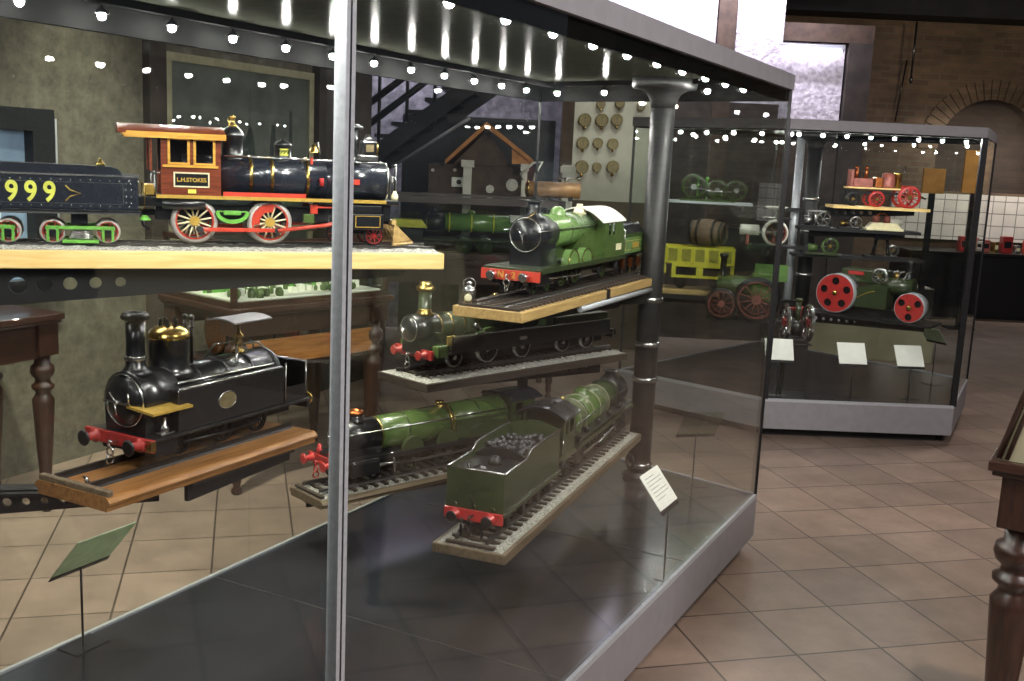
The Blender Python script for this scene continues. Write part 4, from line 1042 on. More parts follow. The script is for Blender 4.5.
s6 = Vector((a6.x, a6.y))+n6.xy*.11
arm(case1, s6+d6.xy*.04, s6+d6.xy*1.2, Z6-.03, .02, .075, [(.45+.06*k, .007+.001*k) for k in range(8)])

# ------------------------------------------------------------------ label stands
def label_stand(label, foot, z_card, yaw, tilt, w=.105, h=.085, back=False, lines=7, m='card', group=None, plate=True, ps=1):
    root = thing('label_stand', label, 'label stand', foot, 90-yaw, group)
    b = MB(); b.cyl((0, 0, 0), (0, 0, z_card-foot[2]), .0032, seg=8); b.build('rod', 'blkm', root)
    if plate: MB().box(-.055*ps, .055*ps, -.04*ps, .04*ps, 0, .003, .001).build('base_plate', 'basef', root)
    M_ = Matrix.Translation((0, 0, z_card-foot[2])) @ Matrix.Rotation(R(tilt), 4, 'X')
    c = MB(); c.box(-w/2, w/2, 0, h, -.0015, .0015, m=M_); card = c.build('card', m, root)
    c = MB(); c.box(-w/2, w/2, -.016, .001, -.004, -.001, m=M_); c.build('card_rest', 'blkm', root)
    if lines:
        c = MB()
        for k in range(lines):
            ww = w*.38*(1 if k % 3 else .6); c.box(-w*.38, -w*.38+2*ww, h*(.86-.1*k)-.0018, h*(.86-.1*k)+.0006, .0015, .002, m=M_)
        c.build('printed_lines', 'ink', card)
    return root
YD = -117.4
label_stand('grey-green label card seen from behind on a thin rod beneath the tank engine', (-1.134, 2.644, ZF), .468, YD, 48, .19, .16, lines=0, m='cardb')
label_stand('white printed label card tilted on a rod by the front glass of the long case', (.545, 3.302, ZF), .495, 62.6, 52, .165, .13, ps=.6)
label_stand('clear label holder on a rod at the far end of the long case', (.811, 4.347, ZF), .47, 195, 55, .18, .14, lines=0, m='acry')

# ================================================================== CASE 2
P2 = [(2.70, 6.16), (3.16, 7.05), (2.0, 8.3), (.72, 6.85), (1.55, 6.13)]
ZT, ZC = 1.845, 1.875
case2 = display_case('display_case', 'angular glass display case of traction engines standing farther back on the right', P2,
                     [(0, 1, ()), (1, 2, (.5,)), (2, 3, (.5,)), (3, 4, ()), (4, 0, ())], drop=.008, fr=.07)
for i, p in enumerate(inset(P2, .008)):
    w = .018 if i == 0 else .008
    MB().box(p[0]-w, p[0]+w, p[1]-.008, p[1]+.008, ZF, ZT).build('corner_strip', 'blkm', case2)
LED0 = None
def edge_rail(a, b, n, off=.13, t0=.08, t1=.95, z=1.80):
    a, b = Vector(P2[a]), Vector(P2[b]); e = (b-a).normalized(); nn = Vector((-e.y, e.x))
    m = MB(); edge_box(m, a, b, off-.012, off+.012, ZC-.02, ZC); r = m.build('light_rail', 'val', case2)
    for k in range(n):
        p = a.lerp(b, t0+(t1-t0)*k/(n-1))+nn*off; spot(r, p.x, p.y, z+.02, 'led2')
edge_rail(4, 0, 8); edge_rail(3, 4, 6); edge_rail(1, 2, 5); edge_rail(2, 3, 5)
cp = pole(case2, 2.02, 7.25, (.9, 1.2, 1.42), .05, ZC)
MB().cyl((1.93, 7.3, ZF), (1.93, 7.3, ZC), .028, seg=18).build('support_pole', 'alu', case2)
def shelf2(pts, z, t, m, name='shelf'):
    return MB().prism(pts, z-t, z, 'xy').build(name, m, case2)
def quad(cx, cy, az, L_, w):
    d = azv(az).xy; n = Vector((-d.y, d.x)); c = Vector((cx, cy))
    return [tuple(c+d*L_/2*i+n*w/2*j) for i, j in ((-1, -1), (1, -1), (1, 1), (-1, 1))]
# --- fire engine on the yellow shelf
FX, FY, FZ = 2.36, 6.9, 1.40
shelf2(quad(FX, FY, 92, .62, .22), FZ, .018, 'pine')
arm(case2, (2.02, 7.0), (2.62, 6.93), FZ-.02, .07, .03, [(.08+.09*k, .012) for k in range(6)])
fe = thing('fire_engine', 'red and yellow steam fire engine model with spoked red wheels on the top shelf', 'fire engine', (FX, FY, FZ), 93, None, .9)
def cart_wheel(parent, x, y, z, r, spk, n=10, tyre='red', name='wheel'):
    return wheel(parent, x, y, z, r, tyre=tyre, spk=spk, hub='brass', n=n, name=name, w=.014)
for y in (-.08, .08):
    cart_wheel(fe, .20, y, .078, .078, 'red', 12); cart_wheel(fe, -.03, y, .055, .055, 'red', 10); cart_wheel(fe, -.2, y, .05, .05, 'blkm', 10, 'blkm')
MB().box(-.24, .14, -.06, .06, .125, .137, .002).build('deck', 'pine', fe)
b = MB(); b.box(-.24, .22, -.05, -.04, .09, .105); b.box(-.24, .22, .04, .05, .09, .105); b.build('chassis', 'blk', fe)
MB().lathe([(.05, 0), (.052, .01), (.045, .1), (.02, .11)], (.06, 0, .137), seg=24).build('boiler', 'pink', fe)
MB().lathe([(.026, 0), (.026, .1), (.03, .104), (.03, .12)], (.13, 0, .13), seg=20).build('brass_chimney', 'brass', fe)
MB().box(-.04, .01, -.05, .05, .14, .21, .004).build('pump', 'copper', fe)
b = MB(); b.box(-.2, -.06, -.055, .055, .137, .20, .006); b.box(-.22, -.2, -.055, .055, .137, .26, .004); b.build('seat_box', 'pink', fe)
b = MB(); 
for x in (-.17, -.1): b.cyl((x, 0, .2), (x, 0, .27), .012, seg=10); b.ball((x, 0, .275), .016, u=8, v=6)
b.build('air_vessel', 'copper', fe)
b = MB(); b.tube([(.2, -.05, .11), (.26, -.03, .1), (.34, 0, .07)], .006); b.tube([(.2, .05, .11), (.26, .03, .1), (.34, 0, .07)], .006); b.build('draw_pole', 'brass', fe)
MB().cyl((.165, -.03, .2), (.165, -.03, .3), .004, seg=8).build('lamp_post', 'steel', fe)
# --- second shelf with engines
S2Z = 1.245
shelf2(quad(2.27, 6.98, 95, .78, .2), S2Z, .02, 'blkm')
arm(case2, (1.98, 7.1), (2.6, 7.0), S2Z-.021, .05, .025, [])
be = thing('beam_engine', 'grey steel beam engine model on the dark second shelf beside the pole', 'model engine', (1.98, 6.95, S2Z), 95)
b = MB(); b.box(-.09, .09, -.05, .05, 0, .012, .002); b.build('bed_plate', 'blkm', be)
b = MB(); b.cyl((-.05, 0, .012), (-.05, 0, .07), .022, seg=18); b.lathe([(.028, 0), (.028, .006)], (-.05, 0, .07), seg=18); b.build('cylinder', 'steel', be)
b = MB(); b.cyl((0, 0, .01), (0, 0, .1), .009, seg=12); b.box(-.06, .07, -.005, .005, .1, .112, .002); b.build('beam', 'steel', be)
wheel(be, .055, .025, .055, .05, 'steel', 'steel', 'steel', 6, 'flywheel', .01)
b = MB(); b.cyl((.06, 0, .1), (.055, 0, .06), .004, seg=8); b.cyl((-.05, 0, .07), (-.05, 0, .1), .004, seg=8); b.build('rod', 'steel', be)
ge = thing('marine_engine', 'cream and red marine engine model on the dark second shelf under the fire engine', 'model engine', (2.42, 6.92, S2Z), 95)
b = MB(); b.box(-.12, .12, -.06, .06, 0, .015, .003); b.prism([(-.11, .015), (.11, .015), (.08, .05), (-.08, .05)], -.04, .04, 'xz'); b.build('hull_bed', 'cream', ge)
b = MB()
for x in (-.05, .02): b.cyl((x, 0, .05), (x, 0, .095), .022, seg=16)
b.build('cylinder', 'pink', ge)
b = MB(); b.cyl((.04, 0, .06), (.12, 0, .06), .02, seg=16); b.build('condenser', 'wht', ge)
b = MB(); b.tube([(-.05, 0, .095), (-.03, 0, .11), (.0, 0, .11), (.02, 0, .095)], .006); b.build('steam_pipe', 'copper', ge)
ke = thing('mill_engine', 'dark mill engine model with steel rods on the second shelf between two others', 'model engine', (2.2, 6.94, S2Z), 95)
b = MB(); b.box(-.07, .07, -.04, .04, 0, .012, .002); b.build('bed_plate', 'blkm', ke)
b = MB(); b.cyl((-.06, 0, .035), (-.015, 0, .035), .02, seg=16); b.build('cylinder', 'brass', ke)
wheel(ke, .04, -.02, .045, .04, 'steel', 'steel', 'steel', 6, 'flywheel', .01)
b = MB(); b.cyl((-.015, 0, .035), (.04, 0, .045), .004, seg=8); b.build('connecting_rod', 'steel', ke)
# third shelf: green engine parts
S3Z = 1.06
shelf2(quad(2.3, 7.05, 97, .85, .2), S3Z, .018, 'blkm')
for k, (x, mm, nm, lb) in enumerate([(2.05, 'dgreen', 'horizontal_engine', 'dark green horizontal engine model on the third shelf, nearest the pole'), (2.45, 'blkm', 'vertical_engine', 'black vertical engine model with tall columns on the third shelf')]):
    e = thing(nm, lb, 'model engine', (x, 7.0, S3Z), 96)
    b = MB(); b.box(-.11, .11, -.05, .05, 0, .014, .002); b.build('bed_plate', mm, e)
    if k == 0:
        b = MB(); b.cyl((-.09, 0, .045), (-.03, 0, .045), .026, seg=18); b.build('cylinder', 'green2', e)
        wheel(e, .05, -.03, .062, .055, 'green2', 'green2', 'brass', 6, 'flywheel', .012)
        b = MB(); b.cyl((-.03, 0, .045), (.05, -.02, .062), .005, seg=8); b.build('connecting_rod', 'steel', e)
    else:
        b = MB()
        for x_ in (-.05, .05):
            for y_ in (-.03, .03): b.cyl((x_, y_, .014), (x_*.7, y_*.7, .12), .006, seg=8)
        b.build('column', 'blkm', e)
        b = MB(); b.box(-.05, .05, -.035, .035, .12, .16, .004); b.build('cylinder_block', 'blk', e)
        wheel(e, .08, 0, .05, .04, 'steel', 'steel', 'brass', 6, 'flywheel', .012)
# --- road roller / portable engine with red disc wheels
RX, RY, RZ = 2.20, 6.78, .70
arm(case2, (2.0, 6.95), (2.60, 6.50), RZ-.03, .06, .03, [(.06+.07*k, .013-.001*k) for k in range(6)])
shelf2(quad(2.33, 6.66, 126, .78, .26), RZ, .014, 'blkm')
rl_ = thing('road_locomotive', 'green portable engine with two pierced red flywheels on the low black shelf', 'model engine', (RX, RY, RZ), 128)
def disc_wheel(parent, x, y, z, r, nh, rh, w=.1, off=0):
    h = [circ(r*.62*math.cos(2*PI*k/nh+off), r*.62*math.sin(2*PI*k/nh+off), rh, 16) for k in range(nh)]
    me = holed(circ(0, 0, r*.97, 40), h, .006)
    o = MB().mesh(me, Matrix.Translation((x, y, z)) @ FACE_RIGHT).build('flywheel_disc', 'red', parent)
    MB().lathe([(r*.96, -.004), (r, -.004), (r, w), (r*.93, w), (r*.93, .004), (r*.96, -.004)], (x, y, z), (0, 1, 0), 40).build('rim', 'alu', o)
    MB().lathe([(.017, 0), (.017, .012), (.01, .018)], (x, y, z), (0, -1, 0), 14).build('hub', 'brass', o)
    MB().cyl((x, y+.02, z), (x, y+.03, z), r*.9, seg=32).build('wheel_back', 'blk', o)
disc_wheel(rl_, -.06, -.10, .135, .128, 5, .025, .09, .35)
disc_wheel(rl_, .42, -.10, .095, .093, 3, .022, .09, PI/2+PI)
b = MB(); b.prism([(.02, .06), (.26, .06), (.26, .20), (.20, .22), (.02, .17)], -.06, .08, 'xz'); b.build('tender_body', 'dgreen', rl_)
b = MB(); b.box(-.06, .22, -.03, .11, .21, .30, .01); b.build('bunker', 'dgreen', rl_)
MB().box(-.01, .09, -.035, -.03, .262, .285, .004).build('name_plate', 'red', rl_)
b = MB(); b.cyl((.12, .03, .21), (.40, .03, .21), .055, seg=24); b.build('boiler', 'dgreen', rl_)
b = MB(); b.lathe([(.03, 0), (.02, .01), (.018, .1), (.028, .11), (.026, .13)], (.36, .03, .25), seg=16); b.build('chimney', 'blk', rl_)
b = MB(); b.tube([(.02, -.062, .09), (.14, -.062, .16), (.18, -.062, .17)], .002); b.build('lining', 'gold', rl_)
wheel(rl_, .20, -.05, .27, .05, 'steel', 'steel', 'brass', 8, 'spoked_flywheel', .012)
b = MB()
for k in range(6): b.tube([(.14+.04*k, -.02, .25), (.15+.04*k, -.03+.01*k, .30), (.18+.04*k, 0, .31)], .005, 6)
b.build('motion_rods', 'steel', rl_)
b = MB(); b.cyl((.28, .03, .255), (.28, .03, .29), .02, seg=14); b.ball((.28, .03, .295), .014); b.build('regulator', 'brass', rl_)
b = MB(); b.box(-.06, .40, -.03, .08, .045, .06, .002); b.box(-.06, .40, -.01, .06, 0, .045, .002); b.build('chassis', 'blk', rl_)
# --- small vertical engine on the floor/stand
vs_ = Vector((1.79, 6.5, 0))
vb = thing('pedestal', 'low black pedestal holding the twin flywheel engine', 'pedestal', (vs_.x, vs_.y, ZF), 90)
MB().box(-.07, .07, -.07, .07, 0, .29, .004).build('block', 'blkm', vb); MB().box(-.09, .09, -.09, .09, .29, .30, .002).build('top_plate', 'blk', vb)
ve = thing('twin_flywheel_engine', 'black engine with two bright steel flywheels low at the front of the far case', 'model engine', (vs_.x, vs_.y, ZF+.30), 178)
for y in (-.075, .075): wheel(ve, 0, y, .125, .115, 'steel', 'steel', 'redbeam', 8, 'flywheel', .016)
b = MB(); b.ball((0, 0, .1), .055, 1, .9, 1); b.cyl((0, -.075, .125), (0, .075, .125), .008, seg=10); b.build('crank_case', 'blk', ve)
MB().box(-.06, .06, -.055, .055, 0, .03, .004).build('bed_plate', 'blk', ve)
b = MB(); b.cyl((.02, 0, .14), (.02, 0, .27), .017, seg=16); b.lathe([(.017, .26), (.024, .265), (.022, .28)], (.02, 0, 0), seg=16); b.build('chimney', 'dgreen', ve)
b = MB(); b.tube([(-.03, -.03, .15), (-.03, -.05, .21), (-.02, .04, .22), (-.03, .03, .15)], .006); b.ball((-.04, .0, .2), .016); b.build('governor', 'red', ve)
# --- yellow open wagon with a barrel on its wooden base
WX, WY, WZ = 1.245, 7.05, .79
shelf2(quad(WX-.02, WY+.0, 100, .68, .26), WZ-.035, .03, 'blkm')
b = MB(); b.box(-.34, .30, -.13, .13, -.035, 0, .006)
wb = thing('track_board', 'pale wooden base under the yellow wagon in the far case', 'track board', (WX, WY, WZ), 98); b.build('board', 'oakl', wb)
arm(case2, (1.02, 7.12), (1.98, 7.2), WZ-.07, .04, .06, [])
wg = thing('wagon', 'yellow open goods wagon with ribbed sides in the far case', 'wagon', (WX, WY, WZ), 98)
wg.scale = (.9, 1, 1.12)
def wagon_panel(x0, x1, z0, z1, n):
    h = []; w = (x1-x0)/n
    for k in range(n): h.append([(x0+w*k+w*.16, z0+.012), (x0+w*(k+1)-w*.16, z0+.012), (x0+w*(k+1)-w*.16, z1-.014), (x0+w*k+w*.16, z1-.014)])
    return holed([(x0, z0), (x1, z0), (x1, z1), (x0, z1)], h, .008)
for y in (-.105, .105):
    MB().mesh(wagon_panel(-.25, .25, .155, .255, 5), Matrix.Translation((0, y, 0)) @ FACE_RIGHT).build('side_frame', 'yelp', wg)
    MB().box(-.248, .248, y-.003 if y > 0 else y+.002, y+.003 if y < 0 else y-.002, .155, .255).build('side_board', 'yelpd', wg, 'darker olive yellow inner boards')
    me = holed([(-.2, .07), (.2, .07), (.2, .155), (-.2, .155)], [[(-.17, .085), (-.02, .085), (-.02, .135), (-.17, .135)], [(.03, .085), (.17, .085), (.17, .135), (.03, .135)]], .008)
    MB().mesh(me, Matrix.Translation((0, y, 0)) @ FACE_RIGHT).build('sole_frame', 'yelp', wg)
for x in (-.25, .25): 
    MB().box(x-.004, x+.004, -.105, .105, .155, .255).build('end_board', 'yelp', wg)
    b = MB()
    for y in (-.07, 0, .07): b.box(x-.008, x+.008, y-.006, y+.006, .09, .255)
    b.build('end_post', 'yelp', wg)
MB().box(-.25, .25, -.105, .105, .148, .158).build('floor_boards', 'barrel', wg)
MB().box(-.19, .19, -.07, .07, .07, .148, .003).build('underframe', 'blk', wg)
for x in (-.13, .13): axle(wg, x, .06, .048, .046, n=8, tyre='blkm', spk='blkm', hub='brass', name='wagon_wheel')
for x in (-.13, .13):
    for y in (-.085, .085): MB().box(x-.02, x+.02, y-.01, y+.01, .035, .08, .003).build('axle_box', 'blkm', wg)
for y in (-.06, .06): buffer(wg, -.254, y, .11, -1, .014, .03, 'blk', 'blkm'); buffer(wg, .254, y, .11, 1, .014, .03, 'blk', 'blkm')
bl = thing('barrel', 'brown wooden barrel lying on top of the yellow wagon', 'barrel', (WX+.04, WY-.02, WZ+.29), 118)
pr = [(.07+.022*math.sin(PI*k/10), -.115+.023*k) for k in range(11)]
MB().lathe([(.062, -.108)]+pr+[(.062, .108)], (0, 0, .092), (1, 0, 0), 28).build('staves', 'barrel', bl)
for x, r in ((-.1, .0775), (-.055, .0892), (.055, .0892), (.1, .0775)):
    MB().lathe([(r-.001, -.009), (r+.002, -.007), (r+.002, .007), (r-.001, .009)], (x, 0, .092), (1, 0, 0), 28).build('hoop', 'blkm', bl)
# --- upper left shelf with green winding machine, lower left traction engine
shelf2(quad(1.32, 7.3, 98, .6, .18), 1.372, .016, 'alu')
MB().box(1.55, 1.95, 7.22, 7.26, 1.33, 1.356).build('shelf_arm', 'brk', case2)
wn = thing('winding_engine', 'green winding engine with three round drums on the upper shelf above the barrel', 'model engine', (1.30, 7.28, 1.372), 98)
MB().box(-.18, .2, -.06, .06, 0, .014, .002).build('bed_plate', 'green2', wn)
for x, r in ((-.09, .085), (.07, .07), (.20, .072)):
    wheel(wn, x, -.045, r+.012, r, 'dgreen', 'green2', 'steel', 6, 'drum', .03)
b = MB(); b.cyl((-.02, .02, .05), (.11, .02, .05), .03, seg=18); b.build('cylinder', 'green2', wn)
b = MB(); b.tube([(-.09, -.06, .09), (.05, -.06, .072), (.17, -.06, .074)], .005); b.build('connecting_rod', 'steel', wn)
b = MB()
for x in (-.06, .0): b.cyl((x, 0, .014), (x, 0, .15), .006, seg=8); b.ball((x, 0, .155), .014)
b.build('governor', 'lime', wn)
shelf2(quad(1.72, 6.85, 95, .36, .16), 1.12, .014, 'blkm')
pu = thing('pulley_stand', 'white-rimmed red pulley with shaft on a small shelf beside the case corner', 'model engine', (1.66, 6.82, 1.12), 95)
wheel(pu, .02, -.05, .085, .08, 'wht', 'pink', 'steel', 6, 'pulley', .045)
b = MB(); b.cyl((-.13, 0, .085), (.02, 0, .085), .008, seg=10); b.cyl((-.2, 0, .095), (-.08, 0, .095), .034, seg=20); b.build('drum', 'wht', pu)
b = MB(); b.box(-.16, -.14, -.02, .02, 0, .07, .002); b.box(.01, .03, -.015, .03, 0, .09, .002); b.build('bearing', 'pink', pu)
# saucer-shaped white lamp above
sc = thing('white_dish', 'flat white enamel dish model standing on a bracket near the case corner', 'dish', (1.63, 6.62, 1.36), 90)
MB().lathe([(.02, 0), (.05, .006), (.075, .018), (.07, .02), (.04, .012)], seg=24).build('dish', 'wht', sc)
MB().cyl((0, 0, -.05), (0, 0, .003), .005, seg=8).build('stem', 'steel', sc)
MB().box(1.56, 1.72, 6.57, 6.67, 1.30, 1.312).build('shelf', 'blkm', case2)
te = thing('traction_engine', 'green traction engine with large faded red spoked wheels low in the far case', 'traction engine', (1.50, 6.72, .64), 104)
shelf2(quad(1.52, 6.74, 104, .5, .24), .64, .014, 'blkm')
for y in (-.1, .1):
    wheel(te, .08, y, .142, .14, 'blkm', 'pink', 'pink', 12, 'rear_wheel', .03, st=.6); wheel(te, -.14, y, .10, .098, 'blkm', 'pink', 'pink', 10, 'front_wheel', .024, st=.6)
b = MB(); b.cyl((-.18, 0, .22), (.05, 0, .22), .06, seg=24); b.build('boiler', 'green2', te)
MB().box(.04, .2, -.075, .075, .13, .31, .01).build('tender', 'green', te)
b = MB(); b.cyl((.08, -.1, .142), (.08, .1, .142), .01, seg=10); b.cyl((-.14, -.1, .1), (-.14, .1, .1), .01, seg=10); b.box(-.16, .1, -.03, .03, .1, .18); b.build('chassis', 'blk', te)
MB().lathe([(.03, 0), (.022, .015), (.02, .12), (.03, .13), (.028, .15)], (-.15, 0, .27), seg=18).build('chimney', 'blk', te)
MB().box(.05, .26, .09, .1, .25, .36).build('canopy_side', 'green', te)
label_stand('white label card on a rod at the left of the far case front', (1.655, 6.30, ZF), .455, -2, 55, .175, .145, lines=0)
label_stand('white label card on a rod in the middle of the far case front', (2.12, 6.33, ZF), .445, 2, 55, .175, .145, lines=0)
label_stand('white label card on a rod at the right of the far case front', (2.49, 6.36, ZF), .44, 4, 55, .175, .145, lines=0)
label_stand('grey label card seen from behind near the right end of the far case', (2.83, 6.85, ZF), .53, 118, 50, .16, .12, lines=0, m='cardb')

# ================================================================== ROOM
def slab(name, x0, x1, y0, y1, z0, z1, m, az=None):
    return struct(MB().box(x0, x1, y0, y1, z0, z1).build(name, m))
fl = MB().box(-18, 18, -18, 18, -.05, 0).build('floor', 'floor'); fl.rotation_euler = (0, 0, R(14.7)); struct(fl)
nW = Vector((-math.cos(R(26)), math.sin(R(26)), 0)); dW = azv(26); pW = nW*4.2
def wallbox(name, m, s0, s1, z0, z1, t0, t1, st=True, parent=None):
    """box on the left wall: s along the wall, t towards the room"""
    b = MB().box(s0, s1, -t1, -t0, z0, z1); o = b.build(name, m, parent)
    o.location = pW; o.rotation_euler = (0, 0, R(90-26))
    if st: struct(o)
    return o
HC = 3.42
wallbox('wall_left', 'stuc', -4, 6.15, 0, HC, -.2, 0)
wallbox('trim_1', 'dkwall', 4.10, 4.22, 0, HC, 0, .05)
wallbox('trim_2', 'dkwall', 5.53, 6.12, 0, HC, 0, .06)
# framed engraving
pc = thing('picture', 'large pale-framed grey engraving of chimneys and figures hanging on the concrete wall', 'picture', pW+dW*4.87+Vector((0, 0, 1.08))-nW*.012, 26)
b = MB(); w2, h2 = .64, 1.0
b.box(-w2, w2, -.02, .005, h2-.045, h2); b.box(-w2, w2, -.02, .005, 0, .045); b.box(-w2, -w2+.045, -.02, .005, .045, h2-.045); b.box(w2-.045, w2, -.02, .005, .045, h2-.045)
b.build('picture_frame', 'picf', pc)
pr_ = MB().box(-w2+.04, w2-.04, -.008, .004, .04, h2-.04).build('print', 'pic', pc)
b = MB(); random.seed(3)
sk = [(-.58, .06)]+[(-.58, .52), (-.35, .50), (-.30, .47), (-.12, .45), (-.10, .58), (-.07, .62), (-.04, .57), (0, .56), (.04, .65), (.07, .6), (.09, .46), (.22, .47), (.24, .66), (.27, .66), (.28, .48), (.40, .47), (.41, .75), (.43, .75), (.44, .46), (.58, .45)]+[(.58, .06)]
b.prism(sk, -.0095, -.008, 'xz'); b.build('print_silhouette', 'picd', pr_)
MB().box(-w2+.045, w2-.045, -.016, -.013, .045, h2-.045).build('picture_glass', 'glass', pc)
# dark wooden wall cabinet with a pale blue panel
wc_ = thing('wall_display_panel', 'dark wooden framed display with pale blue backing on the left wall behind the tender', 'display panel', pW+dW*3.17+Vector((0, 0, .95))-nW*.02, 26)
b = MB(); b.box(-.42, .29, -.08, .01, .68, .78); b.box(.17, .29, -.08, .01, 0, .68); b.box(-.42, -.34, -.08, .01, 0, .68); b.box(-.42, .29, -.08, .01, -.08, 0); b.build('frame', 'blkm', wc_)
MB().box(-.34, .17, -.02, .008, 0, .68).build('backing', 'blueb', wc_)
tp = MB().box(-.3, .03, -.026, -.02, .05, .64).build('text_sheet', 'bluel', wc_)
b = MB()
for k in range(14): b.box(-.28, -.28+.18*(1 if k % 4 else .6), -.0275, -.026, .58-.032*k, .586-.032*k)
b.build('printed_lines', 'ink', tp)
b = MB(); b.box(.30, .31, -.07, -.06, -.05, .74); b.build('steel_edge', 'alu', wc_)
# back wall (behind the stairs), gauge partition, bright plaster piers, far brick wall
slab('wall_back', -3.2, .48, 9.6, 9.8, 0, HC, 'stucp')
slab('wall_partition', .40, 1.25, 9.0, 9.15, 0, 2.55, 'pwall')
slab('trim_3', .395, 1.25, 8.985, 9.0, 0, 1.28, 'dado')
slab('trim_4', .34, .44, 8.95, 9.2, 0, HC, 'kiosk')
slab('wall_pier', .5, 1.72, 9.75, 10.1, 2.3, HC+1.0, 'stucw')
slab('trim_16', .48, 1.73, 9.74, 10.1, 0, 2.3, 'dkwall')  # this and the next two: dark slabs standing in for shade on the lower piers
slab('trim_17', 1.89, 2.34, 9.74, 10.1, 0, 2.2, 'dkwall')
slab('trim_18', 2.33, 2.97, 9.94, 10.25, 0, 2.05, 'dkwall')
slab('trim_5', 1.73, 1.89, 9.72, 10.1, 0, HC+1, 'kiosk')
slab('wall_pier_right', 1.90, 2.33, 9.75, 10.1, 2.2, HC+1, 'stucw')
slab('wall_low_pier', 2.34, 2.96, 9.95, 10.25, 2.05, 2.78, 'stucw')
slab('trim_6', 2.34, 3.2, 9.9, 10.3, 2.79, 2.95, 'kiosk')
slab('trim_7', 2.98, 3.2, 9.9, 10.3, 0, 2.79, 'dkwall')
WF = 13.0
# far wall with a blind arch
A0 = at(968, 150, WF); ax_, az0, ar = 5.72, 1.95, .62
outer = [(-3.5, 0), (14, 0), (14, 4.6), (-3.5, 4.6)]
hole = [(ax_-ar, 1.45), (ax_+ar, 1.45)]+[(ax_+ar*math.cos(PI*k/24), az0+ar*math.sin(PI*k/24)) for k in range(25)]
wf = MB().mesh(holed(outer, [hole], .3), Matrix.Translation((0, WF+.15, 0)) @ FACE_RIGHT).build('wall_far', 'brick'); struct(wf)
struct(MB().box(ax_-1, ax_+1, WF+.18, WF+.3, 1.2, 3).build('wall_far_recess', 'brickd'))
b = MB()
for k in range(25):
    a0, a1_ = PI*k/25+.012, PI*(k+1)/25-.012
    b.prism([(ax_+q*math.cos(a), az0+q*math.sin(a)) for q, a in ((ar, a0), (ar+.24, a0), (ar+.24, a1_), (ar, a1_))], WF-.025, WF+.05, 'xz')
vo = b.build('trim_8', 'brick'); struct(vo)
slab('wall_tiled', 4.6, 9, WF-.06, WF-.002, .86, 1.42, 'tilew')
slab('ceiling', -9, 9, -6, WF+.4, 3.95, 4.1, 'ceil')
slab('trim_9', 2.0, 12, WF-.5, WF-.02, 3.45, 3.94, 'ceil')
for k in range(6):
    y = 4+1.7*k
    slab('trim_%d' % (10+k), -6, 9, y-.06, y+.06, 3.7, 3.95, 'beam')
pp = MB(); pp.tube([at(760, 12, 10.6), at(787, 34, 10.6), at(820, 37, 10.6), at(842, 34, 10.6)], .04, 10)
tag(pp.build('service_pipe', 'alu'), 'grey service pipe running under the dark ceiling above the bright plaster', 'pipe')
wr = MB(); wr.tube([at(917, 22, 12.7), at(911, 78, 12.7)], .012, 6); wr.ball(at(911, 80, 12.7), .035, .6, .6, 1.3)
tag(wr.build('hanging_cable', 'blk'), 'black cable with a small plug hanging in front of the brick wall', 'cable')
wr = MB(); wr.tube([at(907, 60, 12.9), at(895, 122, 12.9)], .01, 6)
tag(wr.build('wall_conduit', 'blk'), 'thin dark conduit running down the brick wall beside the arch', 'conduit')
# tube lamp over the low pier
tl = thing('tube_lamp', 'glowing tube lamp along the top of the low plaster pier', 'lamp', (2.62, 9.86, 2.70), 90)
MB().cyl((-.28, 0, 0), (.28, 0, 0), .016, seg=12).build('tube', 'tube', tl); MB().box(-.3, .3, .0, .05, .025, .06, .004).build('housing', 'alu', tl)

# stairs
st = thing('staircase', 'dark steel staircase rising to the right against the grey plaster wall', 'staircase', (0, 0, 0), 90)
def stringer(p0, p1, Y, h, t):
    a, c = at(*p0, Y), at(*p1, Y); b = MB()
    return b.prism([(a.x, a.z), (c.x, c.z), (c.x, c.z+h), (a.x, a.z+h)], Y-t/2, Y+t/2, 'xz')
stringer((300, 218), (500, 75), 8.4, .16, .06).build('stringer', 'stair', st)
stringer((300, 232), (510, 86), 9.3, .16, .06).build('stringer', 'stair', st)
a, c = at(300, 218, 8.4), at(500, 75, 8.4)
for k in range(12):
    f = (k+.5)/12; x = a.x+(c.x-a.x)*f; z = a.z+(c.z-a.z)*f+.12
    MB().box(x-.13, x+.13, 8.4, 9.3, z, z+.03).build('tread', 'stair', st)
for (p0, p1) in (((335, 150), (470, 48)), ((350, 118), (440, 50))):
    a, c = at(*p0, 8.4), at(*p1, 8.4); MB().tube([a, c], .028, 8).build('handrail', 'stair', st)
for k in range(4):
    a = at(350+28*k, 183-20*k, 8.4); MB().cyl((a.x, 8.4, a.z), (a.x, 8.4, a.z+.75), .014, seg=8).build('baluster', 'stair', st)
a, c = at(392, 167, 8.0), at(470, 118, 8.0); tag(MB().tube([a, c], .012, 8).build('sloping_rail', 'fasc'), 'pale sloping rail in front of the dark underside of the stairs', 'rail')
struct(MB().box(-1.05, .3, 9.35, 9.42, 0, 1.95).build('wall_understair', 'blkm'))

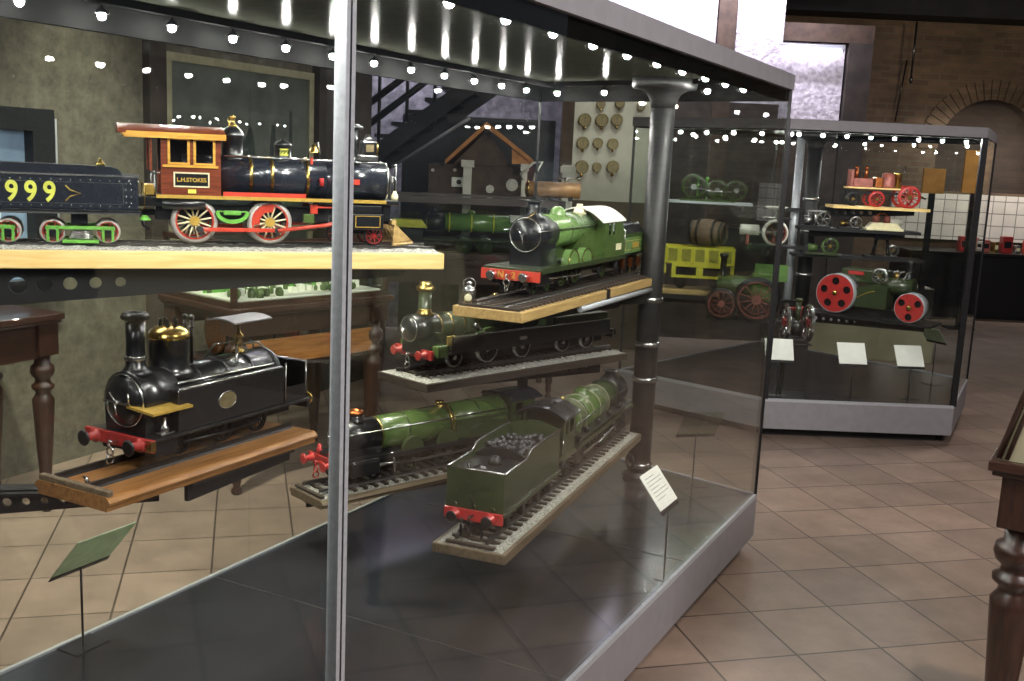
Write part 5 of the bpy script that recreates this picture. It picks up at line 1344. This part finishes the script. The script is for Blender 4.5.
# kiosk with gabled roof
KY = 7.7
kk = thing('kiosk', 'small brown boarded kiosk with terracotta gable roof and pale posts', 'kiosk', (0, 0, 0), 90)
p = lambda x, y, Y=KY: at(x, y, Y)
kx0, kx1 = p(428, 190).x, p(526, 190).x
MB().box(kx0, kx1, KY, KY+1.0, 0, p(470, 165).z).build('kiosk_wall', 'kiosk', kk)
ap, el, er = p(487, 128), p(446, 164), p(533, 164)
b = MB(); b.prism([(el.x, el.z), (ap.x, ap.z), (er.x, er.z), (er.x, er.z+.03), (ap.x, ap.z+.04), (el.x, el.z+.03)], KY-.12, KY+1.1, 'xz'); b.build('roof', 'terra', kk)
b = MB(); b.prism([(el.x+.05, el.z), (ap.x, ap.z-.02), (p(512, 164).x, el.z)], KY-.02, KY+.02, 'xz'); b.build('gable_board', 'kiosk', kk)
b = MB(); g0, g1, g2 = p(512, 145, KY-.1), p(533, 164, KY-.1), p(512, 164, KY-.1); b.prism([(g0.x, g0.z), (g1.x, g1.z), (g2.x, g2.z)], KY-.1, KY-.06, 'xz'); b.build('gable_panel', 'terra', kk)
for x, y0, y1, w in ((468, 160, 232, .03), (525, 164, 202, .02)):
    a, c = p(x, y0, KY-.1), p(x-1, y1, KY-.1); b = MB(); b.box(a.x-w, a.x+w, KY-.13, KY-.08, 0, a.z, .004); b.box(a.x-w*1.5, a.x+w*1.5, KY-.15, KY-.06, a.z-.05, a.z); b.build('post', 'post', kk)
a, c = p(452, 177), p(463, 187); b = MB().box(a.x, c.x, KY-.02, KY, c.z, a.z).build('notice', 'wht', kk)
e = p(459, 182); MB().cyl((e.x, KY-.025, e.z), (e.x, KY-.018, e.z), .018, seg=16).build('portrait', 'blkm', b)
for x, y, r in ((512, 185, .045), (490, 189, .03), (433, 170, .012), (455, 170, .012)):
    e = p(x, y); MB().cyl((e.x, KY-.03, e.z), (e.x, KY, e.z), r, seg=16).build('wall_plaque', 'post', kk)
fp = MB(); a = p(568, 165, 8.2); fp.box(a.x-.045, a.x+.045, 8.15, 8.25, 0, a.z, .004)
for k in (-1, 0, 1): fp.box(a.x+k*.03-.01, a.x+k*.03+.01, 8.14, 8.15, 0, a.z)
fp.box(a.x-.06, a.x+.06, 8.13, 8.27, a.z-.06, a.z-.01, .004)
tag(fp.build('painted_post', 'post'), 'pale fluted post standing in front of the cream gauge partition', 'post')

# gauges on the partition
gp = None
spots = [(585, 120, 7.2), (602, 120, 7.2), (617, 120, 6.6), (583, 143, 6.8), (598, 143, 5.6), (613, 144, 6.2), (582, 167, 7.4), (597, 167, 5.0), (613, 167, 7.0), (620, 103, 5.5), (601, 104, 5)]
gl = ['first from the left in the upper row', 'middle one of the upper row', 'third in the upper row', 'first from the left in the second row', 'smaller, in the middle of the second row', 'third in the second row', 'largest, first in the lower row', 'smallest, in the middle of the lower row', 'third in the lower row', 'topmost, beside the hook', 'topmost, above the middle column']
src = None
for (x, y, r), t_ in zip(spots, gl):
    e = at(x, y, 8.98)
    if src is None:
        src = thing('pressure_gauge', '', 'gauge', e, 90, 'gauges on the cream partition')
        MB().lathe([(.056, -.02), (.06, .0), (.058, .012), (.05, .014), (.05, .008)], (0, 0, 0), (0, -1, 0), 24).build('rim', 'dbrass', src)
        MB().lathe([(.05, .0), (.05, .006)], (0, 0, 0), (0, -1, 0), 24).build('dial', 'gface', src)
        b = MB(); b.box(-.002, .002, -.0085, -.0065, -.03, .036); b.build('needle', 'blk', src)
        b = MB(); b.cyl((0, 0, -.056), (0, 0, -.085), .012, seg=10); b.build('stem', 'brass', src); g = src
    else: g = copy_tree(src); g.location = e
    g.scale = (r/6.9*.9,)*3; g['label'] = 'round brass pressure gauge on the cream partition, '+t_
e = at(641, 103, 8.98); b = MB(); b.box(-.02, .02, -.02, .015, 0, .05, .003); b.torus((0, -.02, -.03), (0, 1, 0), .03, .009, 18, 8)
o = b.build('wall_hook', 'dbrass'); o.location = e; tag(o, 'dark curled brass hook on the partition at the right of the gauges', 'hook')

# ------------------------------------------------------------------ tables
def turned_leg(parent, x, y, z0, z1, r, m='dwood'):
    h = z1-z0
    pr_ = [(.35, 0), (.5, .01), (.5, .03), (.3, .05), (.42, .07), (.46, .1), (.36, .13), (.5, .15), (.55, .17), (.5, .2), (.72, .4), (.95, .68), (.98, .72), (.7, .75), (.66, .77), (.98, .79), (1.0, .81), (.7, .825), (.66, .85), (.95, .87), (1.08, .90), (1.0, .93), (.7, .945)]
    o = MB().lathe([(r*a, h*k) for a, k in pr_]+[(r*.7, h)], (x, y, z0), seg=28).build('leg', m, parent)
    return o
def table(label, loc, az, L_, W_, zt, r, legs, apron=.1, m='dwood', block=.14, over=.02, cat='table', ea=None):
    root = thing('table', label, cat, loc, az)
    MB().box(-over, L_+over, -over, W_+over, zt-.028, zt, .004).build('tabletop', 'dwoodx', root)
    MB().box(-over*.5, L_+over*.5, -over*.5, W_+over*.5, zt-.042, zt-.028, .004).build('moulding', 'dwoodx', root)
    b = MB(); t = .02; z0, z1 = zt-.04-apron, zt-.04
    b.box(.03, L_-.03, .02, .02+t, z0, z1); b.box(.03, L_-.03, W_-.02-t, W_-.02, z0, z1); b.box(.02, .02+t, .03, W_-.03, z1-(ea or apron), z1); b.box(L_-.02-t, L_-.02, .03, W_-.03, z0, z1)
    b.build('apron', 'dwoodx', root)
    for i, j in legs:
        x, y = (r*1.05 if i == 0 else L_-r*1.05), (r*1.05 if j == 0 else W_-r*1.05)
        o = turned_leg(root, x, y, 0, zt-.04-block, r)
        MB().box(x-r*1.05, x+r*1.05, y-r*1.05, y+r*1.05, zt-.04-block, zt-.04, .003).build('leg_block', m, o)
    return root
def vitrine(label, loc, az, L_, W_, z0, z1, m='dwoodx', t=.025):
    root = thing('table_vitrine', label, 'vitrine', loc, az)
    b = MB()
    for x in (0, L_-t):
        for y in (0, W_-t): b.box(x, x+t, y, y+t, z0, z1, .002)
    b.build('corner_post', m, root)
    for z in (z0, z1-t):
        b = MB(); b.box(0, L_, 0, t, z, z+t); b.box(0, L_, W_-t, W_, z, z+t); b.box(0, t, 0, W_, z, z+t); b.box(L_-t, L_, 0, W_, z, z+t); b.build('frame', m, root)
    for q in ((t, L_-t, .008, .013, z0+t, z1-t), (t, L_-t, W_-.013, W_-.008, z0+t, z1-t), (.008, .013, t, W_-t, z0+t, z1-t), (L_-.013, L_-.008, t, W_-t, z0+t, z1-t), (t, L_-t, t, W_-t, z1-.013, z1-.008)):
        MB().box(*q).build('glass_pane', 'glass', root)
    return root
ALL = ((0, 0), (1, 0), (0, 1), (1, 1))
# table by the left wall
table('dark wooden side table with one turned leg showing beneath the maple board', (-2.27-.72*.438, 3.64-.72*.899, 0), 26, 1.5, .42, .875, .046, ALL, .15)
# vitrine table M behind the tank engine
azM = 40.6
tM = table('dark wooden table behind the tank engine carrying a glazed model landscape', (-1.25, 4.58, 0), azM, .93, .58, .885, .05, ALL, .10, ea=.03, block=.09)
MB().box(.09, .90, .03, .05, .60, .72, .003).build('stretcher', 'bwood', tM, 'light brown front stretcher board')
MB().box(.05, .88, .05, .53, .575, .595, .003).build('lower_shelf', 'dwoodx', tM)
vM = vitrine('dark-framed glass vitrine with a white and green model landscape behind the tank engine', (-1.25, 4.58, .886), azM, .93, .58, 0, .30)
ls = thing('model_landscape', 'white model layout dotted with green trees inside the table vitrine', 'model layout', (-1.25, 4.58, .887), azM)
MB().box(.03, .90, .03, .55, 0, .03, .003).build('base', 'wht', ls)
b = MB()
for k in range(90):
    x, y = random.uniform(.05, .88), random.uniform(.05, .5); b.ball((x, y, .045), random.uniform(.01, .022), 1, 1, 1.4, 6, 5)
b.build('tree_foliage', 'green2', ls, kind='stuff')
b = MB()
for k in range(14): x = .07+.058*k; b.box(x, x+.03, .12+.02*(k % 3), .16+.02*(k % 3), .03, .055+.01*(k % 2))
b.build('building', 'wht', ls)
MB().box(.05, .88, .3, .32, .03, .09).build('hill', 'lime', ls)
# brown lagged boiler on its lower shelf
q = Vector((-1.25, 4.58, .476))+azv(azM)*.06+Vector((-.65, .76, 0))*.0
bo = thing('stationary_boiler', 'brown wood-lagged boiler model with stub chimney on the shelf under the vitrine table', 'boiler model', (-1.44, 4.93, .596), azM+8)
MB().cyl((0, 0, .12), (.42, 0, .12), .105, seg=32).build('barrel', 'bwood', bo)
for x in (.02, .14, .27, .40): MB().lathe([(.105, -.008), (.108, -.006), (.108, .006), (.105, .008)], (x, 0, .12), (1, 0, 0), 32).build('band', 'blkm', bo)
MB().lathe([(.03, 0), (.03, .07), (.036, .075), (.036, .085)], (.1, 0, .215), seg=18).build('chimney', 'bwood', bo)
for x in (.06, .34): MB().box(x-.02, x+.02, -.08, .08, 0, .05, .003).build('cradle', 'dwoodx', bo)
# vitrine table N with a green locomotive
azN = 84
tN = table('dark wooden table farther back carrying the vitrine with a long green locomotive', (-.93, 6.75, 0), azN, 1.25, .6, .93, .045, ALL, .12)
vN = vitrine('large dark-framed vitrine holding a long green locomotive in front of the kiosk', (-.93, 6.75, .931), azN, 1.25, .6, 0, .41, t=.045)
gl_ = thing('locomotive', 'long bright green locomotive inside the dark vitrine behind the upper shelf', 'locomotive', Vector((-.93, 6.75, .933))+azv(azN)*.12+Vector((-.1, .28, 0)), azN)
std_frame(gl_, .25, 1.05, .085, .12)
boiler_(gl_, .30, .42, .225, .06, 'blk', name='smokebox'); boiler_(gl_, .42, .88, .228, .062, 'green')
for x in (.45, .6, .75): band(gl_, x, .228, .063, 'yelp', .008)
smokebox_door(gl_, .30, .225, .055, -1); chimney(gl_, .35, .28, .34, .022)
MB().lathe([(.034, -.01), (.028, 0), (.026, .02), (.01, .03)], (.6, 0, .285), seg=20).build('dome', 'green', gl_)
b = MB(); b.box(.88, 1.02, -.08, .08, .12, .25, .004); b.build('cab', 'green', gl_); curved_roof(gl_, .86, 1.05, .088, .25, .04, .005, 'wht')
MB().box(.27, 1.0, -.1, .1, 0, .02).build('track_base', 'oakg', gl_)
for x, r in ((.33, .03), (.55, .06), (.70, .06), (.92, .035)): axle(gl_, x, .055, .022+r, r, n=10, tyre='blkm', spk='green2', hub='blkm')
yl = thing('open_wagon', 'yellow topped small wagon inside the dark vitrine, left of the long green locomotive', 'wagon', Vector((-.93, 6.75, .933))+azv(azN)*.05+Vector((0, .22, 0)), azN)
b = MB(); b.prism([(0, .19), (.28, .19), (.24, .24), (.04, .24)], -.07, .07, 'xz'); b.build('body', 'yelp', yl)
b = MB(); b.box(.03, .25, -.05, .05, .06, .18, .004); b.build('underframe', 'blkm', yl)
for x in (.07, .21): axle(yl, x, .05, .05, .048, n=8, tyre='blkm', spk='dgreen', hub='blkm')
# copper boiler model on top of that vitrine
cb_ = thing('copper_boiler', 'copper cylinder boiler with brass end standing on the vitrine behind the green engine', 'boiler model', at(519, 209, 6.95), 88)
cb_.location.z = .931+.411
MB().cyl((.06, 0, .07), (.40, 0, .07), .052, seg=28).build('shell', 'tan', cb_)
MB().lathe([(.052, 0), (.06, .004), (.06, .012), (.04, .024), (.001, .03)], (.06, 0, .07), (-1, 0, 0), 28).build('end_cap', 'brass', cb_)
for x in (.1, .34): MB().box(x-.012, x+.012, -.04, .04, 0, .03).build('cradle', 'blkm', cb_)
b = MB(); b.tube([(.02, 0, .12), (.0, 0, .16), (.08, 0, .24), (.14, 0, .25), (.10, 0, .17), (.09, 0, .12)], .009, 6); b.build('white_lever', 'wht', cb_)
b = MB(); b.cyl((.3, 0, .12), (.3, 0, .15), .01, seg=10); b.tube([(.22, 0, .145), (.38, 0, .15)], .005); b.ball((.385, 0, .15), .015); b.build('safety_lever', 'steel', cb_)
# foreground table with sloping vitrine at the right edge
tR = table('dark carved wooden table with a turned leg at the right edge of the room', (1.235, 2.56, 0), 27, 1.3, .7, .90, .05, (), .12)
tR.location = Vector((1.255, 2.57, 0)); tR.rotation_euler = (0, 0, R(-31))
for (x, y) in ((.07, .06), (1.2, .06)):
    o = turned_leg(tR, x, y, 0, .72, .056); MB().box(x-.056, x+.056, y-.056, y+.056, .72, .858, .004).build('leg_block', 'dwood', o)
vR = thing('desk_vitrine', 'sloping olive-lined desk vitrine on the carved table at the right edge', 'vitrine', (1.255, 2.57, .901), 90); vR.rotation_euler = (0, 0, R(-31))
b = MB(); b.prism([(.0, 0), (1.3, 0), (1.3, .36), (.085, .36)], .0, .022, 'xz'); b.prism([(.0, 0), (1.3, 0), (1.3, .36), (.085, .36)], .66, .68, 'xz'); b.build('side_panel', 'plinthb', vR)
b = MB(); b.tube([(.0, .0, .005), (.085, .0, .36)], .008, 8); b.tube([(.02, -.004, .005), (.105, -.004, .36)], .006, 8); b.build('edge_bead', 'dwood', vR)
MB().prism([(.0, .004), (.012, .004), (.095, .355), (.083, .355)], .02, .66, 'xz').build('sloping_panel', 'plinthb', vR)
MB().box(.08, 1.3, 0, .68, .35, .37, .004).build('lid', 'dwoodx', vR)
MB().box(.03, 1.28, .03, .65, .0, .012).build('lining', 'plinthb', vR)

# ------------------------------------------------------------------ behind the far case
pb = thing('plinth', 'long beige plinth standing behind the far case', 'plinth', at(872, 350, 9.0), 94); pb.location.z = 0
MB().box(-.55, .52, 0, .7, 0, .325, .004).build('plinth_body', 'plinthb', pb); MB().box(-.57, .54, -.02, .72, .325, .34, .003).build('plinth_top', 'fasc', pb)
gc = thing('glass_cover', 'small glass cover standing on the beige plinth', 'glass cover', pb.location+Vector((.3, .05, .341)), 94)
b = MB(); b.box(0, .2, 0, .004, 0, .3); b.box(0, .2, .296, .3, 0, .3); b.box(0, .004, 0, .3, 0, .3); b.box(.196, .2, 0, .3, 0, .3); b.box(0, .2, 0, .3, .3, .304); b.build('panes', 'glass', gc)
MB().box(.01, .19, .01, .29, 0, .02).build('tray', 'blkm', gc)
for (x0, y0, x1, y1, Y, lb) in ((924, 168, 943, 194, 11, 'small ochre display board seen through the far case'), (966, 150, 987, 194, 11.2, 'tall ochre display board at the right end of the far case')):
    a, c = at(x0, y0, Y), at(x1, y1, Y); o = thing('display_board', lb, 'display board', ((a.x+c.x)/2, Y, 0), 90); w = (c.x-a.x)/2
    MB().box(-w, w, -.02, .02, c.z, a.z, .004).build('panel', 'och', o); MB().box(-.03, .03, -.015, .015, 0, c.z).build('stand_post', 'blkm', o)
    MB().box(-w, w, -.1, .1, 0, .02).build('stand_foot', 'blkm', o)
sg = thing('shop_counter', 'long dark counter against the white tiled wall at the far right', 'counter', (6.6, 12.1, 0), 90)
MB().box(-2.0, 2.2, 0, .7, 0, .74, .005).build('counter_body', 'blkm', sg); MB().box(-2.02, 2.22, -.03, .72, .74, .77, .004).build('counter_top', 'blk', sg)
kinds = [('red', .09, .17), ('wht', .07, .1), ('pink', .1, .14), ('brass', .05, .12), ('redbeam', .12, .19), ('steel', .06, .09), ('orange', .08, .15)]
words = ['red', 'white', 'faded red', 'brassy', 'deep red', 'steel grey', 'orange']
for k in range(13):
    mm, w, h = kinds[k % 7]; x = 5.28+.128*k
    o = thing('boxed_model', '%s boxed model on the far counter, %s from the left end' % (words[k % 7], ['first', 'second', 'third', 'fourth', 'fifth', 'sixth', 'seventh', 'eighth', 'ninth', 'tenth', 'eleventh', 'twelfth', 'thirteenth'][k]), 'boxed model', (x, 12.35, .771), 90, 'small goods on the far counter')
    MB().box(-w/2, w/2, -.05, .05, 0, h, .004).build('carton', mm, o)
    MB().box(-w*.35, w*.35, -.052, -.0495, h*.3, h*.7).build('carton_panel', 'cream' if k % 2 else 'blk', o)

# ================================================================== LIGHT
W = bpy.data.worlds.new('world'); S.world = W; W.use_nodes = True
W.node_tree.nodes['Background'].inputs[0].default_value = (.75, .8, 1, 1); W.node_tree.nodes['Background'].inputs[1].default_value = .04
def spot_l(name, loc, aim, power, c, ang=60, blend=.6, r=.06):
    d = bpy.data.lights.new(name, 'SPOT'); d.energy = power; d.color = c; d.spot_size = R(ang); d.spot_blend = blend; d.shadow_soft_size = r
    o = bpy.data.objects.new(name, d); COL.objects.link(o); o.location = loc
    o.rotation_euler = (Vector(aim)-Vector(loc)).to_track_quat('-Z', 'Y').to_euler(); return o
def area_l(name, loc, aim, power, c, sx, sy):
    d = bpy.data.lights.new(name, 'AREA'); d.energy = power; d.color = c; d.shape = 'RECTANGLE'; d.size = sx; d.size_y = sy
    o = bpy.data.objects.new(name, d); COL.objects.link(o); o.location = loc
    o.rotation_euler = (Vector(aim)-Vector(loc)).to_track_quat('-Z', 'Y').to_euler(); return o
warm, cool, grn = (1, .86, .7), (.86, .82, 1), (.95, 1, .8)
spot_l('ceiling_spotlight', (2.2, 3.0, 3.5), (1.9, 3.6, 0), 120, warm, 75, .9, .1)
area_l('front_fill_light', (2.6, .5, 3.6), (1.2, 3.5, .6), 150, (1, .93, .9), 1.2, 1.2)  # unseen fill added behind the viewer to brighten the case fascias
spot_l('ceiling_spotlight', (3.2, 6.5, 3.5), (3.2, 5.5, 0), 90, (1, .88, .82), 90, .9, .1)
spot_l('ceiling_spotlight', (-1.6, 3.2, 3.5), (-1.3, 4.0, .1), 480, (1, .95, .76), 80, .9, .1)
spot_l('wall_washer', (-1.5, 4.6, 3.4), (-2.2, 5.25, .5), 190, (1, .98, .78), 40, .9, .1)
o = area_l('pier_washer', (1.75, 9.35, 3.85), (1.7, 9.8, 3.3), 60, cool, 2.2, .08); o.data.spread = R(110)
area_l('stair_washer', (-.9, 9.2, 3.6), (-1.0, 9.6, 2.6), 50, cool, .8, .08).data.spread = R(120)
area_l('gauge_washer', (1.0, 8.2, 3.3), (1.0, 9.0, 1.9), 13, (1, .97, .9), .8, .1)
area_l('tile_washer', (6.5, 12.4, 2.2), (6.5, 13, 1.1), 22, (1, .95, .88), 3, .1)
spot_l('brick_washer', (5.0, 9.5, 3.3), (5.2, 13, 2.8), 75, (1, .84, .62), 110, .9, .2)
S.view_settings.view_transform = 'Standard'
S.view_settings.look = 'None'; S.view_settings.gamma = 1; S.view_settings.use_curve_mapping = False
S.view_settings.exposure = 0.75
c_ = S.cycles
c_.transparent_max_bounces = 48; c_.max_bounces = 10; c_.glossy_bounces = 5; c_.diffuse_bounces = 3
c_.use_denoising = True; c_.sample_clamp_indirect = 6; c_.caustics_reflective = False; c_.caustics_refractive = False
